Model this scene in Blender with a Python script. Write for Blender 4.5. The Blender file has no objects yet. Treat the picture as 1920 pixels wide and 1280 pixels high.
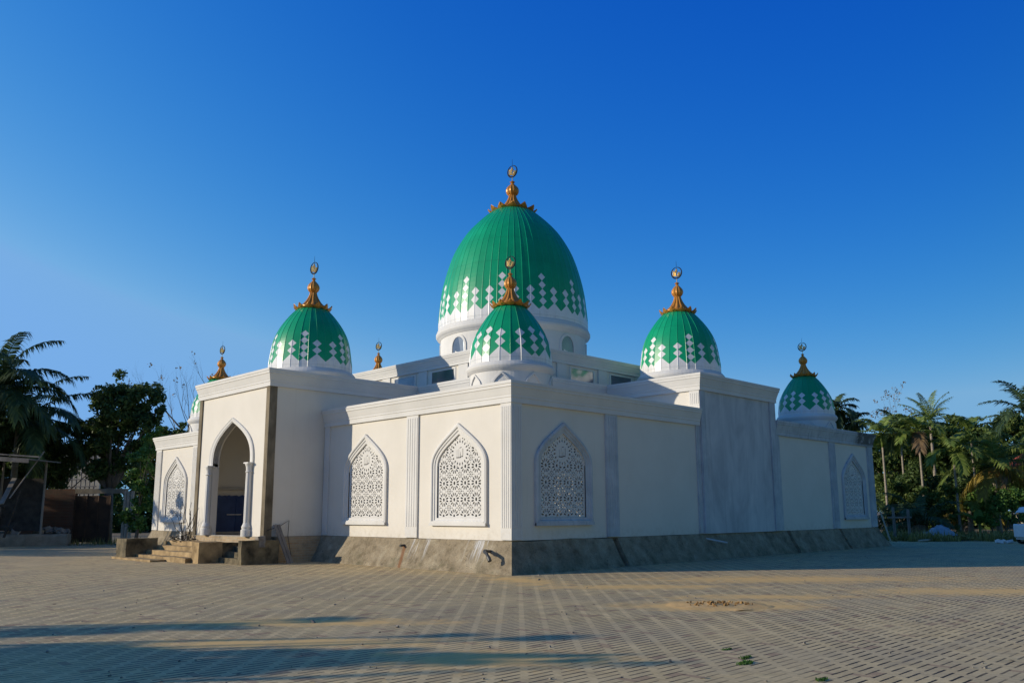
import bpy, bmesh, math, random
from math import sin, cos, pi, radians, sqrt, atan2
from mathutils import Vector, Matrix, noise
from mathutils.geometry import tessellate_polygon

scn = bpy.context.scene
col = scn.collection
rnd = random.Random(7)

# ------------------------------------------------------------------ camera
CAM = Vector((-16.4076, -16.6204, 1.65))
F, CY, PITCH, ROLL, YAW = 1559.3, 690.8, 0.1712, -0.0044, 0.7906
fwd_h = Vector((cos(YAW), sin(YAW), 0)); right_h = Vector((sin(YAW), -cos(YAW), 0))
up_h = Vector((0, 0, 1))
fw = fwd_h*cos(PITCH) + up_h*sin(PITCH); u0 = up_h*cos(PITCH) - fwd_h*sin(PITCH)
rt = right_h*cos(ROLL) + u0*sin(ROLL); up = u0*cos(ROLL) - right_h*sin(ROLL)
cd = bpy.data.cameras.new('camera'); cam = bpy.data.objects.new('camera', cd); col.objects.link(cam)
cam.matrix_world = Matrix(((rt.x, up.x, -fw.x, CAM.x), (rt.y, up.y, -fw.y, CAM.y), (rt.z, up.z, -fw.z, CAM.z), (0, 0, 0, 1)))
cd.sensor_width = 36; cd.lens = F/1920*36; cd.shift_y = (CY-640)/1920; cd.clip_end = 5000; cd.clip_start = 0.1
scn.camera = cam

def SP(X, Y, z=0.0):
    """point of the site: X metres to the right, Y metres ahead of the photographer"""
    return Vector((CAM.x, CAM.y, 0)) + right_h*X + fwd_h*Y + Vector((0, 0, z))
def HX(px, D): return (px-962)/F*D          # site coordinates of things measured in the photo
def HZ(py, D): return 1.65 + (960-py)/F*D*0.985

# ------------------------------------------------------------------ mesh builder
class MB:
    def __init__(s): s.v = []; s.f = []; s.mi = []; s.uv = {}
    def add(s, vs, fs, mi=0):
        o = len(s.v); s.v.extend([tuple(v) for v in vs])
        for f in fs: s.f.append(tuple(i+o for i in f)); s.mi.append(mi)
        return o
    def box(s, x0, y0, z0, x1, y1, z1, mi=0):
        vs = [(x, y, z) for z in (z0, z1) for y in (y0, y1) for x in (x0, x1)]
        s.add(vs, [(0, 2, 3, 1), (4, 5, 7, 6), (0, 1, 5, 4), (2, 6, 7, 3), (0, 4, 6, 2), (1, 3, 7, 5)], mi)
    def obox(s, c, ax, ay, az, mi=0):
        """oriented box: centre and three half axes"""
        c = Vector(c); ax = Vector(ax); ay = Vector(ay); az = Vector(az)
        vs = [c+ax*i+ay*j+az*k for k in (-1, 1) for j in (-1, 1) for i in (-1, 1)]
        s.add(vs, [(0, 2, 3, 1), (4, 5, 7, 6), (0, 1, 5, 4), (2, 6, 7, 3), (0, 4, 6, 2), (1, 3, 7, 5)], mi)
    def beam(s, a, b, w, h, mi=0):
        a = Vector(a); b = Vector(b); d = (b-a); L = d.length; d = d/L
        n = d.cross(Vector((0, 0, 1)))
        if n.length < 1e-3: n = Vector((1, 0, 0))
        n.normalize(); m = n.cross(d)
        s.obox((a+b)/2, d*L/2, n*w/2, m*h/2, mi)
    def tube(s, pts, rs, n=6, mi=0, cap=True):
        pts = [Vector(p) for p in pts]
        if not hasattr(rs, '__len__'): rs = [rs]*len(pts)
        o = len(s.v); ref = None
        for i, p in enumerate(pts):
            t = (pts[min(i+1, len(pts)-1)] - pts[max(i-1, 0)])
            if t.length < 1e-9: t = Vector((0, 0, 1))
            t.normalize()
            if ref is None: ref = Vector((1, 0, 0)) if abs(t.x) < .9 else Vector((0, 1, 0))
            a = (ref - t*ref.dot(t)).normalized(); b = t.cross(a); ref = a
            for k in range(n):
                an = 2*pi*k/n; s.v.append(tuple(p + (a*cos(an)+b*sin(an))*rs[i]))
        for i in range(len(pts)-1):
            for k in range(n):
                s.f.append((o+i*n+k, o+i*n+(k+1) % n, o+(i+1)*n+(k+1) % n, o+(i+1)*n+k)); s.mi.append(mi)
        if cap:
            s.f.append(tuple(o+k for k in reversed(range(n)))); s.mi.append(mi)
            s.f.append(tuple(o+(len(pts)-1)*n+k for k in range(n))); s.mi.append(mi)
    def lathe(s, prof, n=48, c=(0, 0, 0), mi=0, lobe=None):
        """prof: list of (r,z); lobe(theta,i) scales the radius"""
        o = len(s.v); cx, cy, cz = c
        for i, (r, z) in enumerate(prof):
            for k in range(n):
                a = 2*pi*k/n; q = r*(lobe(a, i) if lobe else 1)
                s.v.append((cx+q*cos(a), cy+q*sin(a), cz+z))
        for i in range(len(prof)-1):
            for k in range(n):
                s.f.append((o+i*n+k, o+i*n+(k+1) % n, o+(i+1)*n+(k+1) % n, o+(i+1)*n+k)); s.mi.append(mi)
    def sweep(s, path, prof, closed=False, mi=0, caps=True):
        """horizontal moulding: path of (x,y), prof of (offset to the right of travel, z), mitred"""
        n = len(path); P = [Vector((p[0], p[1])) for p in path]; rows = []
        def nrm(a, b): d = (b-a).normalized(); return Vector((d.y, -d.x))
        for i in range(n):
            if closed or 0 < i < n-1:
                n1 = nrm(P[i-1], P[i]); n2 = nrm(P[i], P[(i+1) % n]); b = (n1+n2); b = b/(b.dot(n1))
            elif i == 0: b = nrm(P[0], P[1])
            else: b = nrm(P[-2], P[-1])
            rows.append([(P[i].x+b.x*o, P[i].y+b.y*o, z) for o, z in prof])
        o = len(s.v); m = len(prof)
        for r in rows: s.v.extend(r)
        for i in range(n if closed else n-1):
            j = (i+1) % n
            for k in range(m-1):
                s.f.append((o+i*m+k, o+i*m+k+1, o+j*m+k+1, o+j*m+k)); s.mi.append(mi)
        if caps and not closed:
            s.f.append(tuple(o+k for k in range(m))); s.mi.append(mi)
            s.f.append(tuple(o+(n-1)*m+k for k in reversed(range(m)))); s.mi.append(mi)
    def build(s, name, mats, parent=None, smooth=False, loc=None):
        me = bpy.data.meshes.new(name); me.from_pydata(s.v, [], s.f)
        if not isinstance(mats, (list, tuple)): mats = [mats]
        for m in mats: me.materials.append(m)
        if len(mats) > 1: me.polygons.foreach_set('material_index', s.mi)
        if smooth: me.polygons.foreach_set('use_smooth', [True]*len(me.polygons))
        me.update()
        ob = bpy.data.objects.new(name, me); col.objects.link(ob)
        if parent is not None: ob.parent = parent
        if loc is not None: ob.location = loc
        return ob

def tag(o, label=None, cat=None, group=None, kind=None):
    if label: o['label'] = label
    if cat: o['category'] = cat
    if group: o['group'] = group
    if kind: o['kind'] = kind
    return o
def empty(name, loc=(0, 0, 0), rz=0):
    o = bpy.data.objects.new(name, None); col.objects.link(o); o.location = loc; o.rotation_euler = (0, 0, rz)
    o.empty_display_size = .3
    return o
def copy_tree(o, parent=None):
    c = o.copy(); col.objects.link(c)
    if parent is not None: c.parent = parent
    for ch in list(o.children): copy_tree(ch, c)
    return c

# ------------------------------------------------------------------ materials
class NT:
    def __init__(s, name):
        s.mat = bpy.data.materials.new(name); s.mat.use_nodes = True
        s.t = s.mat.node_tree; s.n = s.t.nodes; s.l = s.t.links
        s.bsdf = s.n['Principled BSDF']; s.out = s.n['Material Output']
        s._co = None
    def new(s, t, **kw):
        x = s.n.new(t)
        for k, v in kw.items(): setattr(x, k, v)
        return x
    def put(s, sock, val):
        if isinstance(val, bpy.types.NodeSocket): s.l.new(val, sock)
        elif val is not None: sock.default_value = val
    def m(s, op, a, b=None, c=None):
        x = s.new('ShaderNodeMath', operation=op)
        for i, v in enumerate((a, b, c)):
            if v is not None: s.put(x.inputs[i], v)
        return x.outputs[0]
    def co(s):
        if s._co is None: s._co = s.new('ShaderNodeTexCoord')
        return s._co.outputs['Object']
    def world(s):
        return s.new('ShaderNodeNewGeometry').outputs['Position']
    def mapv(s, v, scale=(1, 1, 1), loc=(0, 0, 0), rot=(0, 0, 0)):
        x = s.new('ShaderNodeMapping'); s.l.new(v, x.inputs[0])
        x.inputs['Scale'].default_value = scale; x.inputs['Location'].default_value = loc; x.inputs['Rotation'].default_value = rot
        return x.outputs[0]
    def noise(s, v, scale, detail=4, rough=.55, dist=0):
        x = s.new('ShaderNodeTexNoise'); s.l.new(v, x.inputs['Vector'])
        x.inputs['Scale'].default_value = scale; x.inputs['Detail'].default_value = detail
        x.inputs['Roughness'].default_value = rough; x.inputs['Distortion'].default_value = dist
        return x.outputs['Fac']
    def ramp(s, fac, stops):
        x = s.new('ShaderNodeValToRGB'); s.l.new(fac, x.inputs[0]); e = x.color_ramp.elements
        while len(e) < len(stops): e.new(.5)
        for i, (p, c) in enumerate(stops):
            e[i].position = p; e[i].color = (c[0], c[1], c[2], 1) if hasattr(c, '__len__') else (c, c, c, 1)
        return x.outputs[0]
    def mix(s, fac, a, b, blend='MIX'):
        x = s.new('ShaderNodeMix', data_type='RGBA', blend_type=blend)
        s.put(x.inputs[0], fac)
        for i, v in ((6, a), (7, b)):
            if isinstance(v, tuple) and len(v) == 3: v = v+(1,)
            s.put(x.inputs[i], v)
        return x.outputs[2]
    def sstep(s, v, a, b):
        x = s.new('ShaderNodeMapRange', interpolation_type='SMOOTHSTEP'); s.put(x.inputs[0], v)
        x.inputs[1].default_value = a; x.inputs[2].default_value = b
        return x.outputs[0]
    def sep(s, v):
        x = s.new('ShaderNodeSeparateXYZ'); s.l.new(v, x.inputs[0]); return x.outputs
    def comb(s, a, b, c=0.0):
        x = s.new('ShaderNodeCombineXYZ')
        for i, v in enumerate((a, b, c)): s.put(x.inputs[i], v)
        return x.outputs[0]
    def white(s, v):
        x = s.new('ShaderNodeTexWhiteNoise', noise_dimensions='3D'); s.l.new(v, x.inputs[0]); return x.outputs['Value']
    def bump(s, h, strength=.3, dist=.02):
        x = s.new('ShaderNodeBump'); s.l.new(h, x.inputs['Height']); x.inputs['Strength'].default_value = strength
        x.inputs['Distance'].default_value = dist; s.l.new(x.outputs[0], s.bsdf.inputs['Normal'])
    def fin(s, color, rough=.7, metal=0.0, spec=None):
        if isinstance(color, tuple): color = color if len(color) == 4 else color+(1,)
        s.put(s.bsdf.inputs['Base Color'], color); s.put(s.bsdf.inputs['Roughness'], rough)
        s.put(s.bsdf.inputs['Metallic'], metal)
        if spec is not None: s.bsdf.inputs['Specular IOR Level'].default_value = spec
        return s.mat

def mottled(name, c1, c2, scale=3, rough=.8, detail=6, bump=.2, bscale=20, metal=0.0, stretch=(1, 1, 1), spec=.3, bdist=.02):
    t = NT(name); v = t.mapv(t.world(), stretch)
    n = t.noise(v, scale, detail, .6); c = t.ramp(n, [(.3, c1), (.7, c2)])
    if bump: t.bump(t.noise(t.world(), bscale, 5, .65), bump, bdist)
    return t.fin(c, rough, metal, spec)

def m_plaster(name='white_plaster', c1=(.70, .655, .57), c2=(.76, .715, .63)):
    t = NT(name); w = t.world()
    n = t.noise(w, .7, 6, .6); c = t.ramp(n, [(.3, c1), (.7, c2)])
    st = t.noise(t.mapv(w, (3.2, 3.2, .16)), 1.6, 5, .7)
    c = t.mix(t.m('MULTIPLY', t.sstep(st, .56, .8), .24), c, (.52, .47, .38))
    # splashed dirt just above the plinth
    z = t.sep(w)[2]; low = t.m('SUBTRACT', 1.0, t.sstep(z, .9, 1.35))
    d = t.m('MULTIPLY', low, t.sstep(t.noise(w, 5, 6, .7), .42, .7))
    c = t.mix(t.m('MULTIPLY', d, .35), c, (.45, .38, .27))
    t.bump(t.noise(w, 9, 6, .6), .12, .02)
    return t.fin(c, .72, 0, .25)
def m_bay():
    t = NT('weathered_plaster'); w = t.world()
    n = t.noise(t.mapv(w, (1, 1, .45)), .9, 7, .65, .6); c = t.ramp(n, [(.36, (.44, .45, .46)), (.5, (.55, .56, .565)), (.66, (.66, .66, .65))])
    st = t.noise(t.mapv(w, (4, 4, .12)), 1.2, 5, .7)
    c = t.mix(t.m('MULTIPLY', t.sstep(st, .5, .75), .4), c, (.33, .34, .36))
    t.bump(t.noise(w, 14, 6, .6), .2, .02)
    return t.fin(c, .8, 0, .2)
def m_grey_trim():  # grey trim with dark vertical streaks; mould patches at the far cornice end
    t = NT('streaked_grey_trim'); w = t.world(); x, y, z = t.sep(w)
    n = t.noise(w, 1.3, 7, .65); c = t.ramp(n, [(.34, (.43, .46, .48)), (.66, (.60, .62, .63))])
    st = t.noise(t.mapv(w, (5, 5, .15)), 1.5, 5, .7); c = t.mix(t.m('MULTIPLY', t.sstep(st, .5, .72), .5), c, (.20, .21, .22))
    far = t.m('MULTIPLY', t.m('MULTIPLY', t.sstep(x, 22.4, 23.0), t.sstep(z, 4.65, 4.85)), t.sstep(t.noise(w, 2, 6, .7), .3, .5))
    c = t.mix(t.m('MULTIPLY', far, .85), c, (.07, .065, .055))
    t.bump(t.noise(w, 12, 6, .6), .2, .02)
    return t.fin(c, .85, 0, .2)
def m_plinth():
    t = NT('rough_cement_plinth'); w = t.world()
    n = t.noise(w, 2.2, 8, .68); c = t.ramp(n, [(.3, (.17, .135, .085)), (.5, (.33, .27, .18)), (.7, (.47, .40, .28))])
    fine = t.noise(w, 45, 5, .75); c = t.mix(t.m('MULTIPLY', t.sstep(fine, .5, .68), .7), c, (.15, .12, .08)); crk = t.noise(t.mapv(w, (1, 1, 1)), 3, 2, .5, 2.5); c = t.mix(t.m('MULTIPLY', t.m('LESS_THAN', t.m('ABSOLUTE', t.m('SUBTRACT', crk, .5)), .006), .6), c, (.06, .05, .035))
    x, y, z = t.sep(w)
    moss = t.m('MULTIPLY', t.m('SUBTRACT', 1.0, t.sstep(z, .05, .6)), t.sstep(t.noise(w, 1.4, 6, .7), .45, .65))
    c = t.mix(t.m('MULTIPLY', moss, .55), c, (.10, .10, .055))
    # whitewash runs on the front
    run = t.sstep(t.noise(t.mapv(w, (.2, 9, .7)), 1.0, 4, .7), .5, .62)
    def near(c0, wd): return t.m('SUBTRACT', 1.0, t.sstep(t.m('ABSOLUTE', t.m('SUBTRACT', y, c0)), wd*.5, wd))
    msk = t.m('MAXIMUM', near(3.9, .55), near(1.25, .6))
    msk = t.m('MULTIPLY', msk, t.sstep(z, .1, .75))
    c = t.mix(t.m('MULTIPLY', t.m('MULTIPLY', msk, run), .8), c, (.66, .66, .65))
    # rust run under an outlet
    ru = t.m('MULTIPLY', t.m('SUBTRACT', 1.0, t.sstep(t.m('ABSOLUTE', t.m('SUBTRACT', y, t.m('ADD', 4.45, t.m('MULTIPLY', z, .3)))), .03, .12)), t.m('SUBTRACT', 1.0, t.sstep(z, .62, .68)))
    c = t.mix(t.m('MULTIPLY', ru, .7), c, (.22, .08, .025))
    t.bump(t.noise(w, 28, 8, .75), .9, .03)
    return t.fin(c, .92, 0, .2)
def m_paving():
    t = NT('herringbone_paving'); w = t.world(); x, y, z = t.sep(w)
    W = .122
    xs = t.m('DIVIDE', x, W); ys = t.m('DIVIDE', y, W)
    i = t.m('FLOOR', xs); j = t.m('FLOOR', ys); fx = t.m('FRACT', xs); fy = t.m('FRACT', ys)
    m = t.m('FLOORED_MODULO', t.m('SUBTRACT', i, j), 4.0)
    eq = lambda a, b: t.m('COMPARE', a, b, .1)
    nt = lambda a: t.m('SUBTRACT', 1.0, a)
    lt = lambda a, b: t.m('LESS_THAN', a, b)
    wob = t.m('SUBTRACT', t.m('MULTIPLY', t.noise(w, 5, 3, .6), .22), .05)
    jw = t.m('ADD', .05, wob)
    m0, m1, m2, m3 = (eq(m, float(k)) for k in range(4))
    bot = t.m('MULTIPLY', lt(fy, jw), nt(m2)); top = t.m('MULTIPLY', lt(nt(fy), jw), nt(m3))
    lef = t.m('MULTIPLY', lt(fx, .06), nt(m1)); rig = t.m('MULTIPLY', lt(nt(fx), .06), nt(m0))
    jx = t.m('MAXIMUM', bot, top); jy = t.m('MAXIMUM', lef, rig)
    bi = t.m('SUBTRACT', i, m1); bj = t.m('SUBTRACT', j, m2)
    rid = t.white(t.comb(bi, bj, t.m('ADD', m2, m3)))
    n1 = t.noise(w, .35, 5, .6); n2 = t.noise(w, 2.5, 6, .65); n3 = t.noise(w, 26, 3, .6)
    base = t.ramp(n2, [(.3, (.50, .36, .175)), (.5, (.68, .505, .25)), (.72, (.79, .60, .31))])
    base = t.mix(t.m('MULTIPLY', t.sstep(n1, .42, .66), .75), base, (.50, .395, .235))
    base = t.mix(t.m('MULTIPLY', rid, .4), base, (.40, .315, .185))
    base = t.mix(t.m('MULTIPLY', t.sstep(n3, .5, .75), .3), base, (.2, .18, .14))
    red = t.m('MULTIPLY', t.sstep(t.white(t.comb(bj, bi, 3.0)), .93, .95), .6)
    base = t.mix(red, base, (.33, .20, .13))
    # joints along x stay open and dark, joints along y are filled with sand
    fill = t.sstep(t.noise(w, .55, 4, .6), .46, .7)
    base = t.mix(t.m('MULTIPLY', jy, .7), base, (.74, .57, .30))
    base = t.mix(t.m('MULTIPLY', jx, t.m('SUBTRACT', 1.0, t.m('MULTIPLY', fill, .65))), base, (.03, .028, .024))
    # blown ochre sand
    def blob(cx, cy, rx, ry, rot):
        c_, s_ = cos(rot), sin(rot); dx = t.m('SUBTRACT', x, cx); dy = t.m('SUBTRACT', y, cy)
        a = t.m('DIVIDE', t.m('ADD', t.m('MULTIPLY', dx, c_), t.m('MULTIPLY', dy, s_)), rx)
        b = t.m('DIVIDE', t.m('SUBTRACT', t.m('MULTIPLY', dy, c_), t.m('MULTIPLY', dx, s_)), ry)
        return nt(t.m('SQRT', t.m('ADD', t.m('MULTIPLY', a, a), t.m('MULTIPLY', b, b))))
    rr = -pi/4
    bl = [(-3.0, -8.3, 1.9, 1.0, rr), (3.4, -6.6, 4.4, 1.3, rr), (-.9, -5.0, 2.6, .7, rr), (3.0, -10.8, 3.0, 1.0, rr), (-1.0, -8.2, 2.2, .6, rr), (-9.6, -9.4, 1.6, .7, rr), (-10.6, -6.6, 2.5, .5, rr), (-1.4, -1.8, 2.0, .8, 1.2), (-9.4, -4.9, 2.8, .5, rr)]
    mk = None
    for b in bl:
        q = blob(*b); q = t.m('MULTIPLY', q, 1.8) if b is bl[0] else q; mk = q if mk is None else t.m('MAXIMUM', mk, q)
    mk = t.m('ADD', mk, t.m('MULTIPLY', t.m('SUBTRACT', t.noise(w, 2.3, 8, .72, .4), .5), 3.0))
    sand = t.m('MULTIPLY', t.sstep(mk, -.3, .9), .9)
    base = t.mix(sand, base, (.82, .52, .19))
    tyre = t.m('MULTIPLY', t.sstep(t.noise(t.mapv(w, (.10, 1.1, 1), rot=(0, 0, .5)), 1.0, 6, .65, .3), .55, .72), .4)
    base = t.mix(tyre, base, (.26, .215, .15))
    # moss in damp places
    mo = t.m('MULTIPLY', t.sstep(t.noise(w, .8, 6, .7), .58, .74), .4)
    base = t.mix(mo, base, (.17, .18, .10))
    # worn, darker earthy band by the planting
    h = t.m('MULTIPLY', t.m('SUBTRACT', t.m('SUBTRACT', 1.0, t.m('MULTIPLY', jx, t.m('SUBTRACT', 1.0, fill))), t.m('MULTIPLY', jy, .35)), 1.0)
    h = t.m('ADD', h, t.m('MULTIPLY', rid, .35)); h = t.m('ADD', h, t.m('MULTIPLY', n3, .4))
    t.bump(h, .4, .010)
    return t.fin(base, .9, 0, .2)
def m_dome(name, n, s, hw_pk_n, H, Wd, period_len, slope=.83, seam=0.9):
    """UV.x counts pattern periods, UV.y metres above the skirt; hw_pk_n: (centre, halfwidth, peak, number of lozenges)"""
    t = NT(name); uv = t.new('ShaderNodeUVMap').outputs[0]; u, v, _ = t.sep(uv)
    f = t.m('FRACT', u); mask = None
    for c, hw, pk, k in hw_pk_n:
        dx = t.m('MULTIPLY', t.m('ABSOLUTE', t.m('SUBTRACT', f, c)), period_len)
        ins = t.m('LESS_THAN', dx, hw*period_len)
        zig = t.m('LESS_THAN', v, t.m('SUBTRACT', pk, t.m('MULTIPLY', dx, slope)))
        q = t.m('FRACT', t.m('DIVIDE', t.m('SUBTRACT', v, pk), H))
        wd = t.m('MULTIPLY', t.m('SUBTRACT', 1.0, t.m('ABSOLUTE', t.m('SUBTRACT', t.m('MULTIPLY', q, 2.0), 1.0))), Wd/2)
        dia = t.m('MULTIPLY', t.m('LESS_THAN', dx, wd), t.m('MULTIPLY', t.m('GREATER_THAN', v, pk), t.m('LESS_THAN', v, pk+k*H)))
        w = t.m('MULTIPLY', ins, t.m('MAXIMUM', zig, dia))
        mask = w if mask is None else t.m('MAXIMUM', mask, w)
    wn = t.world(); nz = t.noise(wn, 1.1, 5, .6)
    g = t.ramp(nz, [(.3, (.002, .30, .125)), (.7, (.004, .385, .165))])
    wh = t.ramp(t.noise(wn, 2, 5, .6), [(.3, (.74, .73, .70)), (.7, (.82, .81, .78))])
    # chalky streaks where the paint has washed down
    st = t.sstep(t.noise(t.mapv(wn, (3, 3, .25)), 1.3, 5, .7), .6, .78)
    g = t.mix(t.m('MULTIPLY', st, .12), g, (.2, .47, .33))
    pn = t.white(t.comb(t.m('FLOOR', t.m('MULTIPLY', u, 5.0)), 2.0, 5.0)); g = t.mix(t.m('MULTIPLY', pn, .22), g, (.004, .22, .09))
    c = t.mix(mask, g, wh)
    gr = t.m('MULTIPLY', t.m('SUBTRACT', 1.0, t.sstep(v, .0, .55)), t.sstep(t.noise(t.mapv(wn, (4, 4, .5)), 1.6, 5, .7), .42, .7)); c = t.mix(t.m('MULTIPLY', gr, .3), c, (.42, .40, .34))
    hs = t.m('LESS_THAN', t.m('FRACT', t.m('DIVIDE', t.m('SUBTRACT', v, .12), seam)), .016)
    c = t.mix(t.m('MULTIPLY', hs, .3), c, (.02, .08, .05))
    t.bump(t.noise(wn, 3, 3, .5), .06, .03)
    return t.fin(c, .36, 0, .45)
def m_leaf(name, c1, c2, c3, trans=.35, rough=.55):
    t = NT(name); g = t.new('ShaderNodeNewGeometry')
    c = t.ramp(g.outputs['Random Per Island'], [(0, c1), (.5, c2), (1, c3)])
    n = t.noise(g.outputs['Position'], .5, 3, .5)
    c = t.mix(t.m('MULTIPLY', t.sstep(n, .4, .65), .5), c, c1)
    t.fin(c, rough, 0, .35)
    tr = t.new('ShaderNodeBsdfTranslucent'); t.l.new(c, tr.inputs[0])
    mx = t.new('ShaderNodeMixShader'); mx.inputs[0].default_value = trans
    t.l.new(t.bsdf.outputs[0], mx.inputs[1]); t.l.new(tr.outputs[0], mx.inputs[2]); t.l.new(mx.outputs[0], t.out.inputs[0])
    return t.mat
def m_brick(name, c1, c2, mortar, axis='y'):
    t = NT(name); w = t.world(); x, y, z = t.sep(w)
    b = t.new('ShaderNodeTexBrick'); t.l.new(t.comb(t.m('ADD', x, y), z, 0.0), b.inputs[0])
    b.inputs['Color1'].default_value = c1+(1,); b.inputs['Color2'].default_value = c2+(1,); b.inputs['Mortar'].default_value = mortar+(1,)
    b.inputs['Scale'].default_value = 1.0; b.inputs['Brick Width'].default_value = .24; b.inputs['Row Height'].default_value = .085; b.inputs['Mortar Size'].default_value = .012
    n = t.noise(w, 2.2, 7, .7); c = t.mix(t.m('MULTIPLY', t.sstep(n, .42, .68), .6), b.outputs[0], mortar)
    c = t.mix(t.m('MULTIPLY', t.sstep(t.noise(w, 1.1, 6, .7), .5, .7), .5), c, (.05, .045, .035))
    t.bump(t.noise(w, 14, 6, .7), .6, .03)
    return t.fin(c, .9, 0, .2)
def m_glass():
    t = NT('window_glass'); w = t.world(); n = t.noise(w, 1.5, 3, .5)
    return t.fin(t.ramp(n, [(.3, (.16, .19, .22)), (.7, (.24, .27, .30))]), .12, 0.6, .8)
def m_plain(name, c, rough=.6, metal=0., var=.15, scale=4, spec=.4):
    return mottled(name, tuple(k*(1-var) for k in c), tuple(min(1, k*(1+var)) for k in c), scale, rough, 5, .1, 25, metal, spec=spec)

M = {}
M['plaster'] = m_plaster('white_trim', (.64, .625, .585), (.74, .72, .675)); M['wall'] = m_plaster('cream_plaster'); M['grey_trim'] = m_grey_trim(); M['bay'] = m_bay(); M['plinth'] = m_plinth(); M['paving'] = m_paving()
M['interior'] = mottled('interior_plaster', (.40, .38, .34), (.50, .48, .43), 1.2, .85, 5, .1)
M['concrete'] = mottled('bare_concrete', (.20, .165, .12), (.36, .31, .235), 2.4, .9, 8, .5, 18); M['column'] = mottled('stained_concrete', (.085, .07, .045), (.29, .24, .165), 1.8, .92, 9, .6, 16, stretch=(1, 1, .5))
M['mossy'] = mottled('mossy_concrete', (.025, .023, .016), (.26, .21, .125), 2.3, .92, 9, .7, 14)
M['ochre'] = mottled('ochre_render', (.16, .11, .055), (.52, .37, .19), 2.2, .9, 9, .5, 14)
M['brick'] = m_brick('rough_brick', (.40, .27, .15), (.48, .36, .22), (.42, .36, .26))
M['darkbrick'] = m_brick('old_brick', (.16, .075, .05), (.20, .10, .065), (.15, .12, .095))
M['soil'] = mottled('dry_soil', (.13, .10, .06), (.27, .21, .13), .6, .95, 8, .6, 8)
M['sand'] = mottled('loose_sand', (.60, .37, .14), (.78, .50, .20), 3, .95, 6, .5, 18)
M['gold'] = mottled('gold_paint', (.50, .20, .025), (.64, .285, .045), 5, .38, 4, .1, 20, .25, spec=.5)
M['goldleaf'] = m_plain('gilded_metal', (.75, .52, .2), .3, .6)
M['blackmetal'] = m_plain('black_painted_metal', (.02, .022, .025), .4, .3)
M['wood'] = mottled('weathered_board', (.16, .14, .12), (.32, .29, .25), 3, .85, 6, .3, 20, stretch=(1, 1, .2))
M['palewood'] = mottled('pale_timber', (.36, .31, .24), (.52, .46, .36), 3, .85, 6, .3, 20)
M['bark'] = mottled('grey_bark', (.10, .085, .065), (.24, .20, .16), 5, .95, 7, .8, 14, stretch=(1, 1, .4))
M['palmbark'] = mottled('ringed_palm_bark', (.20, .17, .13), (.38, .33, .26), 6, .9, 6, .6, 14, stretch=(.4, .4, 3))
M['rust'] = mottled('rusty_sheet', (.055, .035, .025), (.13, .075, .045), 1.6, .8, 7, .3, 12, .1)
M['glass'] = m_glass(); M['clod'] = mottled('baked_clod', (.20, .11, .04), (.40, .24, .09), 6, .95, 5, .5, 18); M['dead_stem'] = m_plain('dark_dead_stem', (.018, .016, .013), .9); M['darkwood'] = mottled('dark_old_board', (.035, .03, .025), (.08, .07, .06), 3, .85, 6, .3, 20)
M['blue'] = mottled('dark_blue_sheet', (.02, .05, .16), (.04, .09, .24), 2.5, .5, 5, .3, 6)
M['white'] = m_plain('white_gloss_paint', (.72, .72, .72), .4, 0, .06)
M['red'] = m_plain('red_roofing', (.35, .07, .05), .7)
M['rubber'] = m_plain('black_rubber', (.02, .02, .02), .8)
M['pipe'] = m_plain('grey_plastic_pipe', (.05, .055, .06), .45)
M['wpipe'] = m_plain('pale_plastic_pipe', (.5, .5, .5), .45)
M['tarp'] = mottled('pale_blue_tarpaulin', (.16, .24, .30), (.42, .44, .44), 2, .6, 5, .3, 5)
M['tin'] = mottled('old_tin_roof', (.10, .09, .08), (.26, .23, .20), 2, .6, 6, .2, 12, .3)
M['housewall'] = mottled('cream_house_wall', (.50, .46, .38), (.68, .64, .54), 1.5, .85, 5, .1)
M['rubble'] = mottled('broken_rubble', (.17, .15, .125), (.33, .30, .255), 3, .95, 7, .6, 14)
M['orange'] = m_plain('ripe_orange_fruit', (.5, .16, .03), .5)
M['leaf_dark'] = m_leaf('dark_evergreen_leaf', (.045, .08, .022), (.085, .14, .036), (.15, .21, .06))
M['leaf_mid'] = m_leaf('mid_green_leaf', (.055, .095, .018), (.11, .17, .034), (.21, .26, .065))
M['leaf_bright'] = m_leaf('bright_green_leaf', (.055, .13, .025), (.11, .22, .04), (.19, .32, .075))
M['palm_dark'] = m_leaf('dark_palm_leaflet', (.034, .066, .026), (.06, .105, .04), (.10, .15, .055), .3)
M['palm_green'] = m_leaf('green_palm_leaflet', (.10, .155, .03), (.18, .26, .05), (.33, .38, .10), .35)
M['palm_yellow'] = m_leaf('yellowing_palm_leaflet', (.22, .16, .03), (.36, .26, .05), (.45, .36, .10), .35)
M['palm_brown'] = m_leaf('dead_palm_leaflet', (.16, .10, .05), (.25, .17, .09), (.33, .24, .13), .2)
M['weed'] = m_leaf('dry_weed', (.15, .155, .035), (.30, .26, .075), (.50, .40, .16), .3)
M['grass'] = m_leaf('fresh_grass', (.05, .12, .02), (.08, .19, .03), (.14, .26, .05), .4)
M['deadleaf'] = m_leaf('withered_leaf', (.16, .12, .08), (.25, .20, .14), (.34, .28, .2), .3)

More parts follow.
